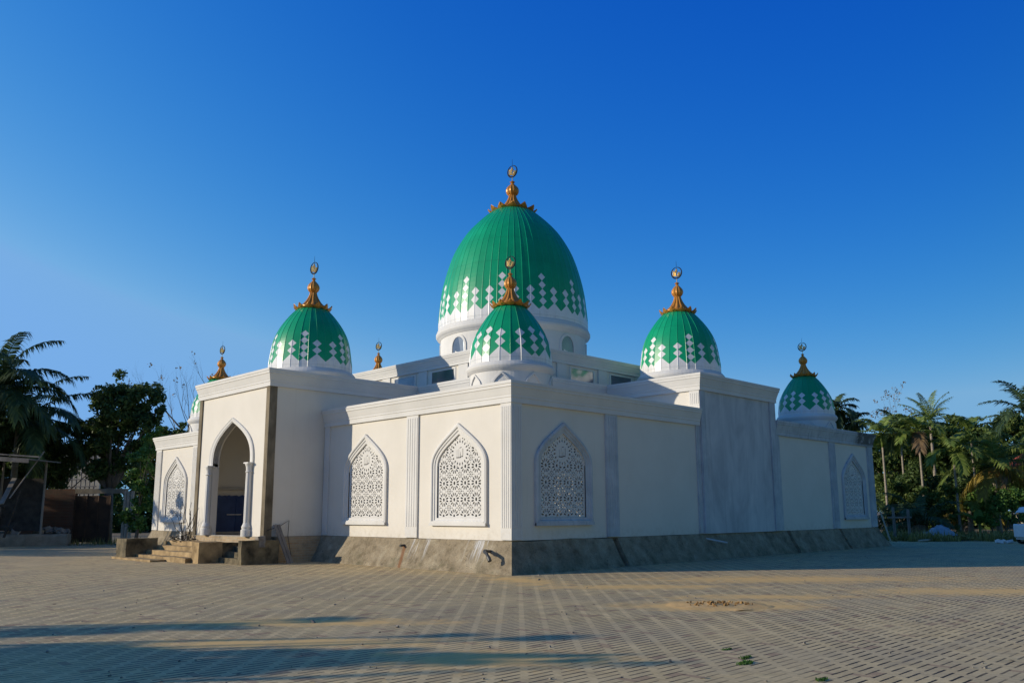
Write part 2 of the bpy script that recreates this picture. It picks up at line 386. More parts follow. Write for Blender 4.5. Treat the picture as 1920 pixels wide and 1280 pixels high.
# ------------------------------------------------------------------ world and sun
SUN_EL = radians(16); SUN_AZ = radians(-36)     # direction the light travels, measured from the x axis
travel = Vector((cos(SUN_AZ)*cos(SUN_EL), sin(SUN_AZ)*cos(SUN_EL), -sin(SUN_EL)))
wd = bpy.data.worlds.new('World'); scn.world = wd; wd.use_nodes = True
nt = wd.node_tree; bg = nt.nodes['Background']
SKY_GAIN = (1, 1, 1); SKY_MAX = (1.9, 4.2, 8.0)
sky = nt.nodes.new('ShaderNodeTexSky'); sky.sky_type = 'NISHITA'; sky.sun_disc = False
sky.sun_elevation = SUN_EL; sky.sun_rotation = atan2(-travel.x, -travel.y)
sky.air_density = 1.0; sky.dust_density = .5; sky.ozone_density = 1.0; sky.altitude = 0
# the deep tropical blue: each channel of the Nishita sky gets its own gain and gamma, the sky pales toward the sun's side, and its unseen part behind right is dimmed to cut fill
def wn(t, **k):
    x = nt.nodes.new(t)
    for a_, v_ in k.items(): setattr(x, a_, v_)
    return x
def wm(op, a_, b_):
    x = wn('ShaderNodeMath', operation=op)
    for i_, v_ in enumerate((a_, b_)):
        if isinstance(v_, bpy.types.NodeSocket): nt.links.new(v_, x.inputs[i_])
        else: x.inputs[i_].default_value = v_
    return x.outputs[0]
sp = wn('ShaderNodeSeparateColor'); nt.links.new(sky.outputs[0], sp.inputs[0])
tc = wn('ShaderNodeTexCoord'); dt = wn('ShaderNodeVectorMath', operation='DOT_PRODUCT'); nt.links.new(tc.outputs['Generated'], dt.inputs[0])
SKYSIDE = right_h*cos(radians(30)) - fwd_h*sin(radians(30))
dt.inputs[1].default_value = SKYSIDE
rp = wn('ShaderNodeValToRGB'); rp.color_ramp.interpolation = 'B_SPLINE'; nt.links.new(wm('MULTIPLY_ADD', dt.outputs['Value'], .5), rp.inputs[0])
rp.inputs[0].links[0].from_node.inputs[2].default_value = .5
stops = [(-1, (3.0, 1.5, 1.2)), (-.85, (2.2, 1.3, 1.12)), (-.5, (1.05, 1.0, 1.02)), (0.0, (.16, .56, .93)), (.5, (.55, .54, .54)), (1.0, (.65, .50, .44))]
er = rp.color_ramp.elements
while len(er) < len(stops): er.new(.5)
for i_, (p_, c_) in enumerate(stops): er[i_].position = (p_+1)/2; er[i_].color = (c_[0]/4, c_[1]/4, c_[2]/4, 1)
sr = wn('ShaderNodeSeparateColor'); nt.links.new(rp.outputs[0], sr.inputs[0])
sxyz = wn('ShaderNodeSeparateXYZ'); nt.links.new(tc.outputs['Generated'], sxyz.inputs[0]); zr_ = wn('ShaderNodeMapRange', interpolation_type='SMOOTHSTEP'); nt.links.new(sxyz.outputs[2], zr_.inputs[0]); zr_.inputs[1].default_value = .56; zr_.inputs[2].default_value = .85; zen = zr_.outputs[0]      # unseen sky overhead is brightened and desaturated to tune the fill light
cc = wn('ShaderNodeCombineColor')
for i_, (gain, gam) in enumerate(((8.5, 2.9), (1.6, 1.31), (1.02, .445))):
    v_ = wm('POWER', wm('MULTIPLY', sp.outputs[i_], .1), gam); v_ = wm('MULTIPLY', v_, gain*10*4*SKY_GAIN[i_]); v_ = wm('MULTIPLY', v_, sr.outputs[i_]); v_ = wm('MULTIPLY', v_, wm('MULTIPLY_ADD', zen, (3.0, .55, -.1)[i_])); v_.node.inputs[1].links[0].from_node.inputs[2].default_value = 1.0; v_ = wm('MINIMUM', v_, SKY_MAX[i_]); nt.links.new(v_, cc.inputs[i_])
nt.links.new(cc.outputs[0], bg.inputs[0]); bg.inputs[1].default_value = .10
sl = bpy.data.lights.new('sun', 'SUN'); sl.energy = 3.9; sl.angle = radians(.5); sl.color = (1, .885, .70)
so = bpy.data.objects.new('sun', sl); col.objects.link(so); so.location = (-40, 20, 30)
so.rotation_euler = travel.to_track_quat('-Z', 'Y').to_euler()
scn.view_settings.view_transform = 'Standard'; scn.view_settings.look = 'None'
scn.view_settings.exposure = 0; scn.view_settings.gamma = 1
scn.cycles.max_bounces = 6; scn.cycles.use_denoising = True

# ------------------------------------------------------------------ ground
g = MB(); R = 900
g.add([(-R, -R, -.05), (R, -R, -.05), (R, R, -.05), (-R, R, -.05)], [(0, 1, 2, 3)])
tag(g.build('ground', M['soil']), kind='structure')
p = MB(); pts = [SP(-48, 43.8), SP(-30, 45.0), SP(-19, 50), SP(-5, 62), SP(22, 62), SP(24.5, 46.3), SP(60, 44), SP(70, -30), SP(-70, -30)]
p.add(pts, [tuple(reversed(range(len(pts))))])
tag(p.build('paving', M['paving']), kind='structure')

# ------------------------------------------------------------------ the mosque
S, A1, A2, B, E = 24.69, 9.6, 15.05, 4.235, 4.68
H1, H2, H3, Z0 = 5.33, 6.63, 7.82, .88
PX = -2.25                                     # porch front
C = S/2
mosque = empty('mosque', (0, 0, 0))
tag(mosque, 'large white mosque with green and white lozenge domes and gold finials', 'mosque')

def round_loop(hw, zb, zs, n=14):
    return [(-hw, zb), (hw, zb)]+[(hw*cos(pi*i/n), zs+hw*1.12*sin(pi*i/n)) for i in range(n+1)]
def arch_loop(hw, zb, zs, za, n=12, full=(.65, .35, .57)):
    """pointed arch outline, counter-clockwise from bottom left: list of (s,z)"""
    h = za-zs; out = [(-hw, zb), (hw, zb)]
    def bz(t):
        x = (1-t)**3+3*(1-t)**2*t+3*(1-t)*t*t*full[0]; y = 3*(1-t)**2*t*full[1]+3*(1-t)*t*t*full[2]+t**3
        return x*hw, zs+y*h
    R_ = [bz(i/n) for i in range(n+1)]
    out += R_; out += [(-x, z) for x, z in reversed(R_[:-1])]
    return out
class Face:
    """a vertical plane: origin, unit direction s (to the right seen from outside), outward normal"""
    def __init__(f, o, d, nrm): f.o = Vector(o); f.d = Vector(d); f.n = Vector(nrm)
    def p(f, s, z, out=0.0): return f.o + f.d*s + f.n*out + Vector((0, 0, z))
FL_ = Face((0, 0, 0), (0, 1, 0), (-1, 0, 0))       # left face, s = y  (seen from outside it runs right to left)
FR_ = Face((0, 0, 0), (1, 0, 0), (0, -1, 0))       # right face, s = x
FX_ = Face((S, 0, 0), (0, 1, 0), (1, 0, 0))        # far side of the left-right axis
FY_ = Face((0, S, 0), (1, 0, 0), (0, 1, 0))
def wall_panel(mb, f, s0, s1, z0, z1, th, holes=(), mi=0):
    outer = [(s0, z0), (s1, z0), (s1, z1), (s0, z1)]
    loops = [outer] + [list(reversed([(s+c, z) for s, z in lp])) for c, lp in holes]
    flat = [q for lp in loops for q in lp]
    tris = tessellate_polygon([[Vector((s, z, 0)) for s, z in lp] for lp in loops])
    n = len(flat)
    vs = [f.p(s, z, 0) for s, z in flat] + [f.p(s, z, -th) for s, z in flat]
    fs = []
    for t in tris: fs.append(tuple(t)); fs.append(tuple(i+n for i in reversed(t)))
    k = 0
    for lp in loops:
        m = len(lp)
        for i in range(m): a = k+i; b = k+(i+1) % m; fs.append((a, b, b+n, a+n))
        k += m
    mb.add(vs, fs, mi)
def fix_normals(ob):
    bm = bmesh.new(); bm.from_mesh(ob.data); bmesh.ops.recalc_face_normals(bm, faces=bm.faces); bm.to_mesh(ob.data); bm.free()

WIN = dict(hw=1.0, zb=1.50, zs=3.05, za=3.98)
hole = arch_loop(**WIN)
win_left = [2.22, 7.02, S-7.02, S-2.30]            # along each face
# which windows each face has
faces = [(FL_, [2.22, 7.02, 22.35]), (FR_, [2.17, 22.40]), (FX_, [2.22, 22.4]), (FY_, [2.22, 22.4])]
for f, cs in faces:
    segs = [(.0 if f in (FL_, FY_) else .2, A1), (A2, S if f in (FL_, FY_) else S-.2)] if f is not FR_ else [(.2, 9.55), (A2, S-.2)]
    for s0, s1 in segs:
        w = MB(); wall_panel(w, f, s0, s1, Z0, H1-.02, .2, [(c, hole) for c in cs if s0 < c < s1])
        fix_normals(w.build('wall', M['wall'], mosque))

# perforated screens: one mesh shared by every window
def screen_mesh():
    cell = .0135; hw = WIN['hw']+.03; zb = WIN['zb']-.03; zt = WIN['za']+.04
    nx = int(2*hw/cell); nz = int((zt-zb)/cell)
    lp = arch_loop(hw, zb, WIN['zs'], zt, 20)
    right = [(x, z) for x, z in lp if x >= -1e-6 and z >= WIN['zs']-1e-6]
    def half(z):
        if z <= WIN['zs']: return hw
        for (x0, z0), (x1, z1) in zip(right, right[1:]):
            if z0 <= z <= z1: return x0+(x1-x0)*(z-z0)/max(1e-6, z1-z0)
        return 0
    med = (0, 3.42); P = .485
    strokes = [((-.13, 3.30), (-.13, 3.50)), ((-.05, 3.30), (-.05, 3.52)), ((.02, 3.30), (.03, 3.44)), ((.03, 3.30), (.13, 3.31)), ((.13, 3.31), (.13, 3.53)), ((-.16, 3.28), (.04, 3.28)), ((-.01, 3.56), (.06, 3.58))]
    def hole_at(x, z):
        if half(z) - abs(x) < .075 or z < zb+.07 or z > zt-.16: return False
        dx, dz = x-med[0], z-med[1]; r = sqrt(dx*dx+dz*dz)
        if r < .25:
            for (a, b), (c, d) in strokes:
                L2 = (c-a)**2+(d-b)**2; t = max(0, min(1, ((x-a)*(c-a)+(z-b)*(d-b))/L2))
                if (x-a-t*(c-a))**2+(z-b-t*(d-b))**2 < .011**2: return True
            return False
        if r < .40:
            if r < .285: return False
            k = 18; an = atan2(dz, dx); q = (an/(2*pi)*k) % 1-.5
            tx = q*2*pi/k*r; ty = r-.34
            return (tx/.026)**2+(ty/.045)**2 < 1
        u = (x/P) % 1-.5
        v = ((z-1.555)/P+.5) % 1-.5
        u *= P; v *= P; r = sqrt(u*u+v*v)
        if (u/.042)**2+(v/.056)**2 < 1: return True
        if .08 < r < .235:
            k = 12; an = atan2(v, u); q = (an/(2*pi)*k) % 1-.5
            tx = q*2*pi/k*r; ty = r-.155
            if (tx/(.020+.13*max(0, r-.115)))**2+(ty/.058)**2 < 1: return True
        a = P/2-abs(u); b = P/2-abs(v); rc = sqrt(a*a+b*b)
        if rc < .024: return True
        if .04 < rc < .115 and r > .235:
            k = 8; an = atan2(b, a); q = (an/(2*pi)*k+.5) % 1-.5; tx = q*2*pi/k*rc; ty = rc-.078
            if (tx/.019)**2+(ty/.027)**2 < 1: return True
        if min(a, b) < .016 and .13 < max(a, b) < .165: return True
        return False
    solid = {}
    for i in range(nx):
        for k in range(nz):
            x = -hw+(i+.5)*cell; z = zb+(k+.5)*cell
            if abs(x) < half(z) and not hole_at(x, z): solid[(i, k)] = 1
    mb = MB(); idx = {}
    def vid(i, k, d):
        key = (i, k, d)
        if key not in idx: idx[key] = len(mb.v); mb.v.append((-hw+i*cell, -.045*d, zb+k*cell))
        return idx[key]
    for (i, k) in solid:
        for d in (0, 1):
            q = [vid(i, k, d), vid(i+1, k, d), vid(i+1, k+1, d), vid(i, k+1, d)]
            mb.f.append(tuple(q) if d == 1 else tuple(reversed(q))); mb.mi.append(0)
        for di, dk, e in ((1, 0, ((1, 0), (1, 1))), (-1, 0, ((0, 0), (0, 1))), (0, 1, ((0, 1), (1, 1))), (0, -1, ((0, 0), (1, 0)))):
            if (i+di, k+dk) not in solid:
                (a, b), (c, d_) = e
                mb.f.append((vid(i+a, k+b, 0), vid(i+c, k+d_, 0), vid(i+c, k+d_, 1), vid(i+a, k+b, 1))); mb.mi.append(0)
    return mb
def frame_mesh():
    mb = MB()
    prof = [(1.26, 0), (1.26, .075), (1.20, .095), (1.165, .085), (1.15, .055), (1.09, .05), (1.075, .025), (1.0, .02), (1.0, -.15)]
    rows = []
    for hw, d in prof:
        e = hw-1.0
        lp = arch_loop(hw, WIN['zb']-e*.86, WIN['zs'], WIN['za']+e*1.25, 14)
        rows.append([(x, -d, z) for x, z in lp])
    n = len(rows[0]); o = 0
    for r in rows: mb.v.extend(r)
    for i in range(len(rows)-1):
        for k in range(n):
            mb.f.append((i*n+k, i*n+(k+1) % n, (i+1)*n+(k+1) % n, (i+1)*n+k)); mb.mi.append(0)
    return mb
scr = screen_mesh(); frm = frame_mesh()
sill = MB(); sill.box(-1.26, -.115, 1.275, 1.26, -.03, 1.36); sill.box(-1.18, -.10, 1.36, 1.18, -.03, 1.405)
proto_frame = frm.build('window_frame', M['plaster']); fix_normals(proto_frame)
proto_scr = scr.build('screen', M['plaster']); proto_scr.parent = proto_frame
proto_sill = sill.build('sill', M['plaster']); proto_sill.parent = proto_frame
proto_scr.location = (0, .075, 0)
first = True
for f, cs in faces:
    ang = atan2(f.n.x, -f.n.y)                      # local -y is outward
    for c in cs:
        if first: o = proto_frame; first = False
        else: o = copy_tree(proto_frame)
        o.parent = mosque; o.location = f.p(c, 0); o.rotation_euler = (0, 0, ang)
        o['label'] = 'pointed window with white perforated star screen'
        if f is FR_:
            for q in [o]+[k for k in o.children if k.name.startswith('sill')]: q.material_slots[0].link = 'OBJECT'; q.material_slots[0].material = M['grey_trim']

# pilasters
def pilaster(f, s0, s1, z0=Z0+.02, z1=4.735, flutes=True, name='pilaster', dep=.055):
    mb = MB()
    def bx(a, b, za, zb_, d0, d1):
        q = [f.p(s, z, d) for d in (d0, d1) for z in (za, zb_) for s in (a, b)]
        mb.add(q, [(0, 1, 3, 2), (4, 6, 7, 5), (0, 4, 5, 1), (2, 3, 7, 6), (0, 2, 6, 4), (1, 5, 7, 3)])
    bx(s0, s1, z0, z1, -.01, dep)
    if flutes:
        n = 5; m = .035; w = (s1-s0-2*m)/(n*2-1)
        for i in range(n): bx(s0+m+2*i*w, s0+m+(2*i+1)*w, z0+.33, z1-.11, dep-.005, dep+.011)
    ob = mb.build(name, M['grey_trim'] if (f.n.y < -.5 and s0 > 3 and z0 < 2) else M['plaster'], mosque); fix_normals(ob); return ob
for f in (FL_, FR_, FX_, FY_):
    flu = f in (FL_, FR_)
    pilaster(f, -.052 if f in (FL_,) else 0.0, .38, flutes=flu); pilaster(f, 4.14, 4.74, flutes=flu)
    pilaster(f, S-.6, S, flutes=flu); pilaster(f, S-4.70, S-4.10, flutes=flu)
pilaster(FR_, A2+.005, 15.40, flutes=False); pilaster(FR_, 9.30, 9.545, flutes=False)
pilaster(FL_, 9.25, 9.565, flutes=False)

# mouldings
def cornice_profile(H, k=1.0, drop=.61):
    q = [(-.16, 0), (.21, 0), (.21, -.085), (.188, -.095), (.188, -.165), (.165, -.185), (.14, -.27), (.115, -.36), (.10, -.40), (.10, -.455), (.082, -.465), (.082, -drop), (-.02, -drop)]
    return [(o, H+z*k) for o, z in q]
for path in ([(0, A1-.005), (0, 0), (9.515, 0)], [(15.095, 0), (S, 0), (S, 9.6)], [(S, A2), (S, S), (A2, S)], [(A1, S), (0, S), (0, A2+.005)]):
    cb = MB(); cb.sweep(path, cornice_profile(H1)); fix_normals(cb.build('cornice', M['grey_trim'] if path[0][0] > 15 and path[1][0] > 20 and path[0][1] == 0 else M['plaster'], mosque))
e2 = S-B
cross = [(PX, A2), (PX, A1), (B, A1), (B, B), (9.55, B), (9.55, -.08), (A2, -.08), (A2, B), (e2, B), (e2, A1), (S+.08, A1), (S+.08, A2), (e2, A2), (e2, e2), (A2, e2), (A2, S-PX), (A1, S-PX), (A1, e2), (B, e2), (B, A2)]
cb = MB(); cb.sweep(cross, cornice_profile(H2), closed=True)
fix_normals(cb.build('cornice', M['plaster'], mosque))
e3 = S-E
cb = MB(); cb.sweep([(E, e3), (E, E), (e3, E), (e3, e3)], cornice_profile(H3, .78, .60), closed=True)
fix_normals(cb.build('cornice', M['plaster'], mosque))
# roofs
rb = MB()
def slab(x0, y0, x1, y1, z, th=.15): rb.box(x0, y0, z-th, x1, y1, z)
slab(.1, .1, 9.5, B, 4.95); slab(.1, B, B, A1-.1, 4.95); slab(15.1, .1, S-.1, B, 4.95); slab(e2, B, S-.1, A1-.1, 4.95)
slab(.1, A2+.1, B, S-.1, 4.95); slab(B, e2, 9.5, S-.1, 4.95); slab(15.1, e2, S-.1, S-.1, 4.95); slab(e2, A2+.1, S-.1, e2, 4.95)
slab(PX+.2, A1+.2, B, A2-.2, 6.32); slab(9.7, .1, 14.9, B, 6.32); slab(9.7, e2, 14.9, S+2.1, 6.32); slab(e2, A1+.2, S, A2-.2, 6.32); slab(B+.1, B+.1, e2-.1, e2-.1, 6.30)
slab(E+.1, E+.1, e3-.1, e3-.1, 7.55)
rb.build('roof', M['plaster'], mosque)
# upper tier walls
tb = MB()
def vwall(a, b, z0, z1, th=.2):
    a = Vector(a+(0,)); b = Vector(b+(0,)); d = (b-a).normalized(); nr = Vector((d.y, -d.x, 0))
    f = Face(a, d, nr); wall_panel(tb, f, .004, (b-a).length-.004, z0, z1, th)
for a, b in ((6, 7), (7, 8), (8, 9), (9, 10), (10, 11), (11, 12), (12, 13), (13, 14), (14, 15), (15, 16), (16, 17), (17, 18), (18, 19), (2, 3), (3, 4), (4, 5)):
    pa, pb = cross[a], cross[b]
    low = 4.7
    if (a, b) in ((9, 10), (10, 11), (11, 12), (14, 15), (15, 16), (16, 17)): low = Z0
    tb = MB(); vwall(pa, pb, low, H2-.02)
    ob = tb.build('upper_wall', M['wall'], mosque); fix_normals(ob)
tb = MB(); vwall((9.55, -.08), (A2, -.08), Z0, H2-.02)
ob = tb.build('bay_wall', M['bay'], mosque); fix_normals(ob); ob['label'] = 'tall grey weathered plaster bay wall'
# fluted pilasters of the bay
FB = Face((0, -.08, 0), (1, 0, 0), (0, -1, 0)); FBs = Face((9.55, 0, 0), (0, 1, 0), (-1, 0, 0))
pilaster(FB, 9.55, 9.83, z1=6.03, flutes=False); pilaster(FB, 14.62, 15.05, z1=6.03, flutes=False)
pilaster(FBs, -.105, .32, z0=5.2, z1=6.03, flutes=True)
# clerestory
tb = MB()
for a, b in (((E, e3), (E, E)), ((E, E), (e3, E)), ((e3, E), (e3, e3)), ((e3, e3), (E, e3))): vwall(a, b, 6.2, H3-.02)
ob = tb.build('clerestory_wall', M['wall'], mosque); fix_normals(ob)
for f in (Face((E, 0, 0), (0, 1, 0), (-1, 0, 0)), Face((0, E, 0), (1, 0, 0), (0, -1, 0)), Face((e3, 0, 0), (0, 1, 0), (1, 0, 0)), Face((0, e3, 0), (1, 0, 0), (0, 1, 0))):
    for k in range(7):
        c = C+(k-3)*2.5 - (0 if k not in (0, 6) else (k-3)*.06)
        if k in (0, 6): c = E+.28 if k == 0 else e3-.28
        pilaster(f, c-.27, c+.27, z0=6.25, z1=7.37, flutes=False, dep=.05)
    for k in range(6):
        c = C+(k-2.5)*2.5
        fr = MB()
        for a, b, za, zb_ in ((-.78, .78, 7.235, 7.30), (-.78, .78, 6.50, 6.56), (-.78, -.68, 6.56, 7.235), (.68, .78, 6.56, 7.235)):
            q = [f.p(c+s, z, d) for d in (-.01, .025) for z in (za, zb_) for s in (a, b)]
            fr.add(q, [(0, 1, 3, 2), (4, 6, 7, 5), (0, 4, 5, 1), (2, 3, 7, 6), (0, 2, 6, 4), (1, 5, 7, 3)])
        fo = fr.build('clerestory_window', M['plaster'], mosque); fix_normals(fo)
        gl = MB(); q = [f.p(c+s, z, d) for d in (-.02, .006) for z in (6.56, 7.235) for s in (-.68, .68)]
        gl.add(q, [(0, 1, 3, 2), (4, 6, 7, 5), (0, 4, 5, 1), (2, 3, 7, 6), (0, 2, 6, 4), (1, 5, 7, 3)])
        fix_normals(gl.build('pane', M['glass'], fo))

# ---- porch
FP = Face((PX, 0, 0), (0, 1, 0), (-1, 0, 0))
pc = (A1+A2)/2 - .03
porch = MB()
PF = (.82, .42, .64); ph = arch_loop(1.46, Z0+.0, 3.5, 4.97, 16, PF)
ph = [(s, z) for s, z in ph]
wall_panel(porch, FP, A1+.03, A2-.03, Z0-.02, H2-.02, .25, [(pc, [(s, max(z, Z0+.001)) for s, z in ph])])
def vw2(mb, a, b, z0, z1, th):
    a = Vector(a+(0,)); b = Vector(b+(0,)); d = (b-a).normalized(); nr = Vector((d.y, -d.x, 0)); wall_panel(mb, Face(a, d, nr), 0, (b-a).length, z0, z1, th)
vw2(porch, (PX+.25, A1), (B, A1), Z0, H2-.02, .2); vw2(porch, (B, A2), (PX+.25, A2), Z0, H2-.02, .2)
ob = porch.build('porch_wall', M['wall'], mosque); fix_normals(ob)
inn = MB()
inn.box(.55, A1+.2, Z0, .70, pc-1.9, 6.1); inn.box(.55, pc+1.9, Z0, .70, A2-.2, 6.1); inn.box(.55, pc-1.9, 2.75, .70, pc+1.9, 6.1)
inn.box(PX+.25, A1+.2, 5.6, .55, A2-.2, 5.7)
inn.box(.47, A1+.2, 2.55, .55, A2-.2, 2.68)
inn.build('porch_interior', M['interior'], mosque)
fl = MB(); fl.box(PX-.02, A1+.05, .66, .75, A2-.05, Z0-.002); fl.build('porch_floor', M['concrete'], mosque)
door = MB(); n = 40; vs = []; zt = []; yd = A2-.33
for i in range(n+1):
    x = PX+.3+3.2*i/n; zt.append((x, 2.36+.05*noise.noise(Vector((x*2.3, 0, 3)))+.05*noise.noise(Vector((x*7, 1, 3)))))
for x, z in zt: vs += [(x, yd, Z0+.09), (x, yd, z), (x, yd+.04, Z0+.09), (x, yd+.04, z)]
fs = []
for i in range(n): a = 4*i; b = a+4; fs += [(a, a+1, b+1, b), (a+2, b+2, b+3, a+3), (a+1, a+3, b+3, b+1)]
door.add(vs, fs)
for x in (PX+.35, -.75, .2): door.box(x-.02, yd-.03, Z0+.1, x+.02, yd, 2.3)
dob = door.build('entrance_hoarding', M['blue'], mosque); dob['label'] = 'dark blue sheet closing the lower entrance'
hb = MB(); hb.box(-1.15, yd-.06, 1.60, -.55, yd-.032, 1.64); hb.box(-1.95, yd-.06, 1.60, -1.75, yd-.032, 1.64); hb.build('handle_bar', M['wpipe'], dob)
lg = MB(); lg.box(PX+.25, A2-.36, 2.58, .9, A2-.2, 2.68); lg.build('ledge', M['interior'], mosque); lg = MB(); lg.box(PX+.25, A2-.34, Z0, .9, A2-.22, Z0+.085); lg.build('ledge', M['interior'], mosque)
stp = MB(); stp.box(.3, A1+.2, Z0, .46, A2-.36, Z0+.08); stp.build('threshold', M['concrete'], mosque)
# concrete corner columns
for y0, y1 in ((A1-.035, A1+.20), (A2-.20, A2+.035)):
    cm = MB(); cm.box(PX-.05, y0, Z0-.3, PX+.24, y1, 6.03); cm.build('concrete_column', M['column'], mosque)
# arch moulding and columns
tr = MB(); prof = [(1.74, 0.0), (1.74, .05), (1.69, .07), (1.62, .05), (1.53, .045), (1.48, .02), (1.46, .02), (1.46, -.2)]
rows = []
for hw, d in prof:
    e = hw-1.46; lp = arch_loop(hw, 3.40, 3.5, 4.97+e*.62, 16, PF)[1:]; lp = lp[0:] + [(-hw, 3.40)]
    rows.append([FP.p(pc+s, z, d) for s, z in lp])
m = len(rows[0])
for r in rows: tr.v.extend([tuple(q) for q in r])
for i in range(len(rows)-1):
    for k in range(m-1): tr.f.append((i*m+k, i*m+k+1, (i+1)*m+k+1, (i+1)*m+k)); tr.mi.append(0)
ob = tr.build('arch_moulding', M['plaster'], mosque); fix_normals(ob)
for sgn in (-1, 1):
    cm = MB(); cy = pc+sgn*1.57; cx = PX-.08
    lob = lambda a, i: 1+.05*cos(a*10) if 6 <= i <= 10 else 1
    cm.lathe([(.0, Z0), (.19, Z0), (.19, Z0+.22), (.155, Z0+.24), (.175, Z0+.32), (.13, Z0+.42), (.112, Z0+.46), (.11, 1.9), (.106, 2.6), (.102, 3.02), (.102, 3.06), (.135, 3.1), (.105, 3.14), (.12, 3.28), (.145, 3.34), (.15, 3.38), (.0, 3.38)], 30, (cx, cy, 0), lobe=lob)
    cm.box(cx-.15, cy-.16, 3.38, PX+.05, cy+.16, 3.43)
    fix_normals(cm.build('arch_column', M['plaster'], mosque))
# porch base
pb = MB(); pb.box(PX-.06, A1-.05, 0, PX+.4, A2+.05, .655); pb.box(PX+.4, A1-.03, 0, .0, A1+.3, Z0-.01); pb.box(PX-.06, A1-.05, .655, PX-.0, A2+.05, Z0-.02)
pb.build('porch_base', M['brick'], mosque)
# ---- plinth
def plinth():
    mb = MB(); q = .45
    sides = [(Vector((0, A1)), Vector((0, 0)), .25), (Vector((0, 0)), Vector((S, 0)), .0), (Vector((S, 0)), Vector((S, S)), 0), (Vector((S, S)), Vector((0, S)), 0), (Vector((0, S)), Vector((0, A2)), 0)]
    NT_ = 9
    for si, (a, b, _) in enumerate(sides):
        d = (b-a); L = d.length; d.normalize(); nr = Vector((d.y, -d.x)); st = (.06, .04)[si] if si < 2 else .4
        n = int(L/st); o = len(mb.v)
        m0 = 0 if si == 0 else 1; m1 = 0 if si == 4 else 1      # mitre at corners
        for i in range(n+1):
            t = i/n
            for k in range(NT_+1):
                h = k/NT_; off = .03+q*(1-h)**1.12
                s = -off*m0*(1-t)+(L+off*m1)*t if False else (t*L)
                # stretch the lower rows so that they meet at the mitre
                s = -off*m0+(L+off*(m0+m1))*t
                base = a+d*s
                nz = noise.noise(Vector((base.x*1.7, base.y*1.7, h*1.4)))*.035+noise.noise(Vector((base.x*6, base.y*6, h*4)))*.014
                if i in (0, n): nz *= .3
                if si == 1:
                    for g0 in (4.5, 15.75, 20.6):
                        if abs(s-g0-.06*(1-h)) < .12: nz -= .30*min(1, 2.5*(1-h)+.3)
                z = Z0*h + (noise.noise(Vector((base.x*.6, base.y*.6, 9)))*.03 if k == NT_ else 0)
                pnt = base+nr*(off+nz*(1 if k else .6)); mb.v.append((pnt.x, pnt.y, z-.01))
        w = NT_+1
        for i in range(n):
            for k in range(NT_): mb.f.append((o+i*w+k, o+(i+1)*w+k, o+(i+1)*w+k+1, o+i*w+k+1)); mb.mi.append(0)
        # top ledge back under the wall
        o2 = len(mb.v)
        for i in range(n+1):
            vtx = mb.v[o+i*w+NT_]; base = Vector((vtx[0], vtx[1]))-nr*.12; mb.v.append((base.x, base.y, vtx[2]+.01))
        for i in range(n): mb.f.append((o+i*w+NT_, o+(i+1)*w+NT_, o2+i+1, o2+i)); mb.mi.append(0)
    ob = mb.build('plinth', M['plinth'], mosque); fix_normals(ob)
plinth()
pi_ = MB(); pi_.tube([(-.05, .72, .58), (-.44, .60, .60), (-.56, .50, .595), (-.60, .36, .54), (-.62, .22, .36)], .045, 10); pi_.tube([(-.40, .615, .602), (-.46, .595, .60)], .058, 10); pi_.tube([(-.60, .30, .46), (-.62, .22, .36)], .058, 10)
pi_.build('drain_pipe', M['pipe'], mosque)['label'] = 'black elbow drain pipe sticking out of the plinth'
pi_ = MB(); pi_.tube([(9.55, -.05, .72), (10.25, -.52, .56)], .035, 8); pi_.build('drain_pipe', M['wpipe'], mosque)['label'] = 'short pale drain pipe on the shaded plinth'
pi_ = MB(); pi_.tube([(-.1, 4.66, .66), (-.29, 4.66, .65)], .035, 8); pi_.build('drain_pipe', M['pipe'], mosque)['label'] = 'small outlet pipe above the rust stain'

# ---- stair
sw = MB()
def rough_block(mb, x0, y0, z0, x1, y1, z1, seed, n=5, amp=.02):
    o = Vector((x0, y0, z0)); sz = Vector((x1-x0, y1-y0, z1-z0))
    bm = bmesh.new(); bmesh.ops.create_cube(bm, size=1); bmesh.ops.subdivide_edges(bm, edges=bm.edges[:], cuts=n, use_grid_fill=True)
    for v in bm.verts:
        p_ = Vector(((v.co.x+.5)*sz.x, (v.co.y+.5)*sz.y, (v.co.z+.5)*sz.z))+o
        d = noise.noise_vector(p_*3+Vector((seed, 0, 0)))*amp + noise.noise_vector(p_*9+Vector((seed, 0, 0)))*amp*.5
        v.co = p_+(d if p_.z > z0+.01 else Vector((d.x, d.y, 0)))
    bm.verts.ensure_lookup_table()
    mb.add([v.co[:] for v in bm.verts], [[v.index for v in f.verts] for f in bm.faces]); bm.free()
st = MB(); rise = .165
for k in range(4): rough_block(st, -3.95+.38*k, 11.82, 0 if k == 0 else rise*k-.03, PX-.07, 16.18, rise*(k+1)-.004*k, 50+k, 9, .022)
rough_block(st, -4.5, 13.4, 0, -3.97, 17.1, .07, 60, 6, .02)
st.build('stair', M['ochre'], mosque)
b1 = MB(); rough_block(b1, -3.75, 11.25, 0, -2.92, 11.80, .70, 3); o_ = b1.build('stair_wall', M['ochre'], mosque); o_['label'] = 'square ochre block beside the stair'
b1 = MB(); rough_block(b1, -2.915, 11.27, 0, -2.32, 11.62, .66, 5); b1.build('stair_wall', M['mossy'], mosque)
b1 = MB(); rough_block(b1, -4.32, 16.2, 0, -3.15, 17.15, .74, 8); o_ = b1.build('stair_wall', M['mossy'], mosque); o_['label'] = 'dark mossy block at the left of the stair'
b1 = MB(); rough_block(b1, -3.2, 9.30, 0, -1.86, 9.54, .78, 11); o_ = b1.build('stair_wall', M['mossy'], mosque); o_['label'] = 'stained low wall at the right of the stair'
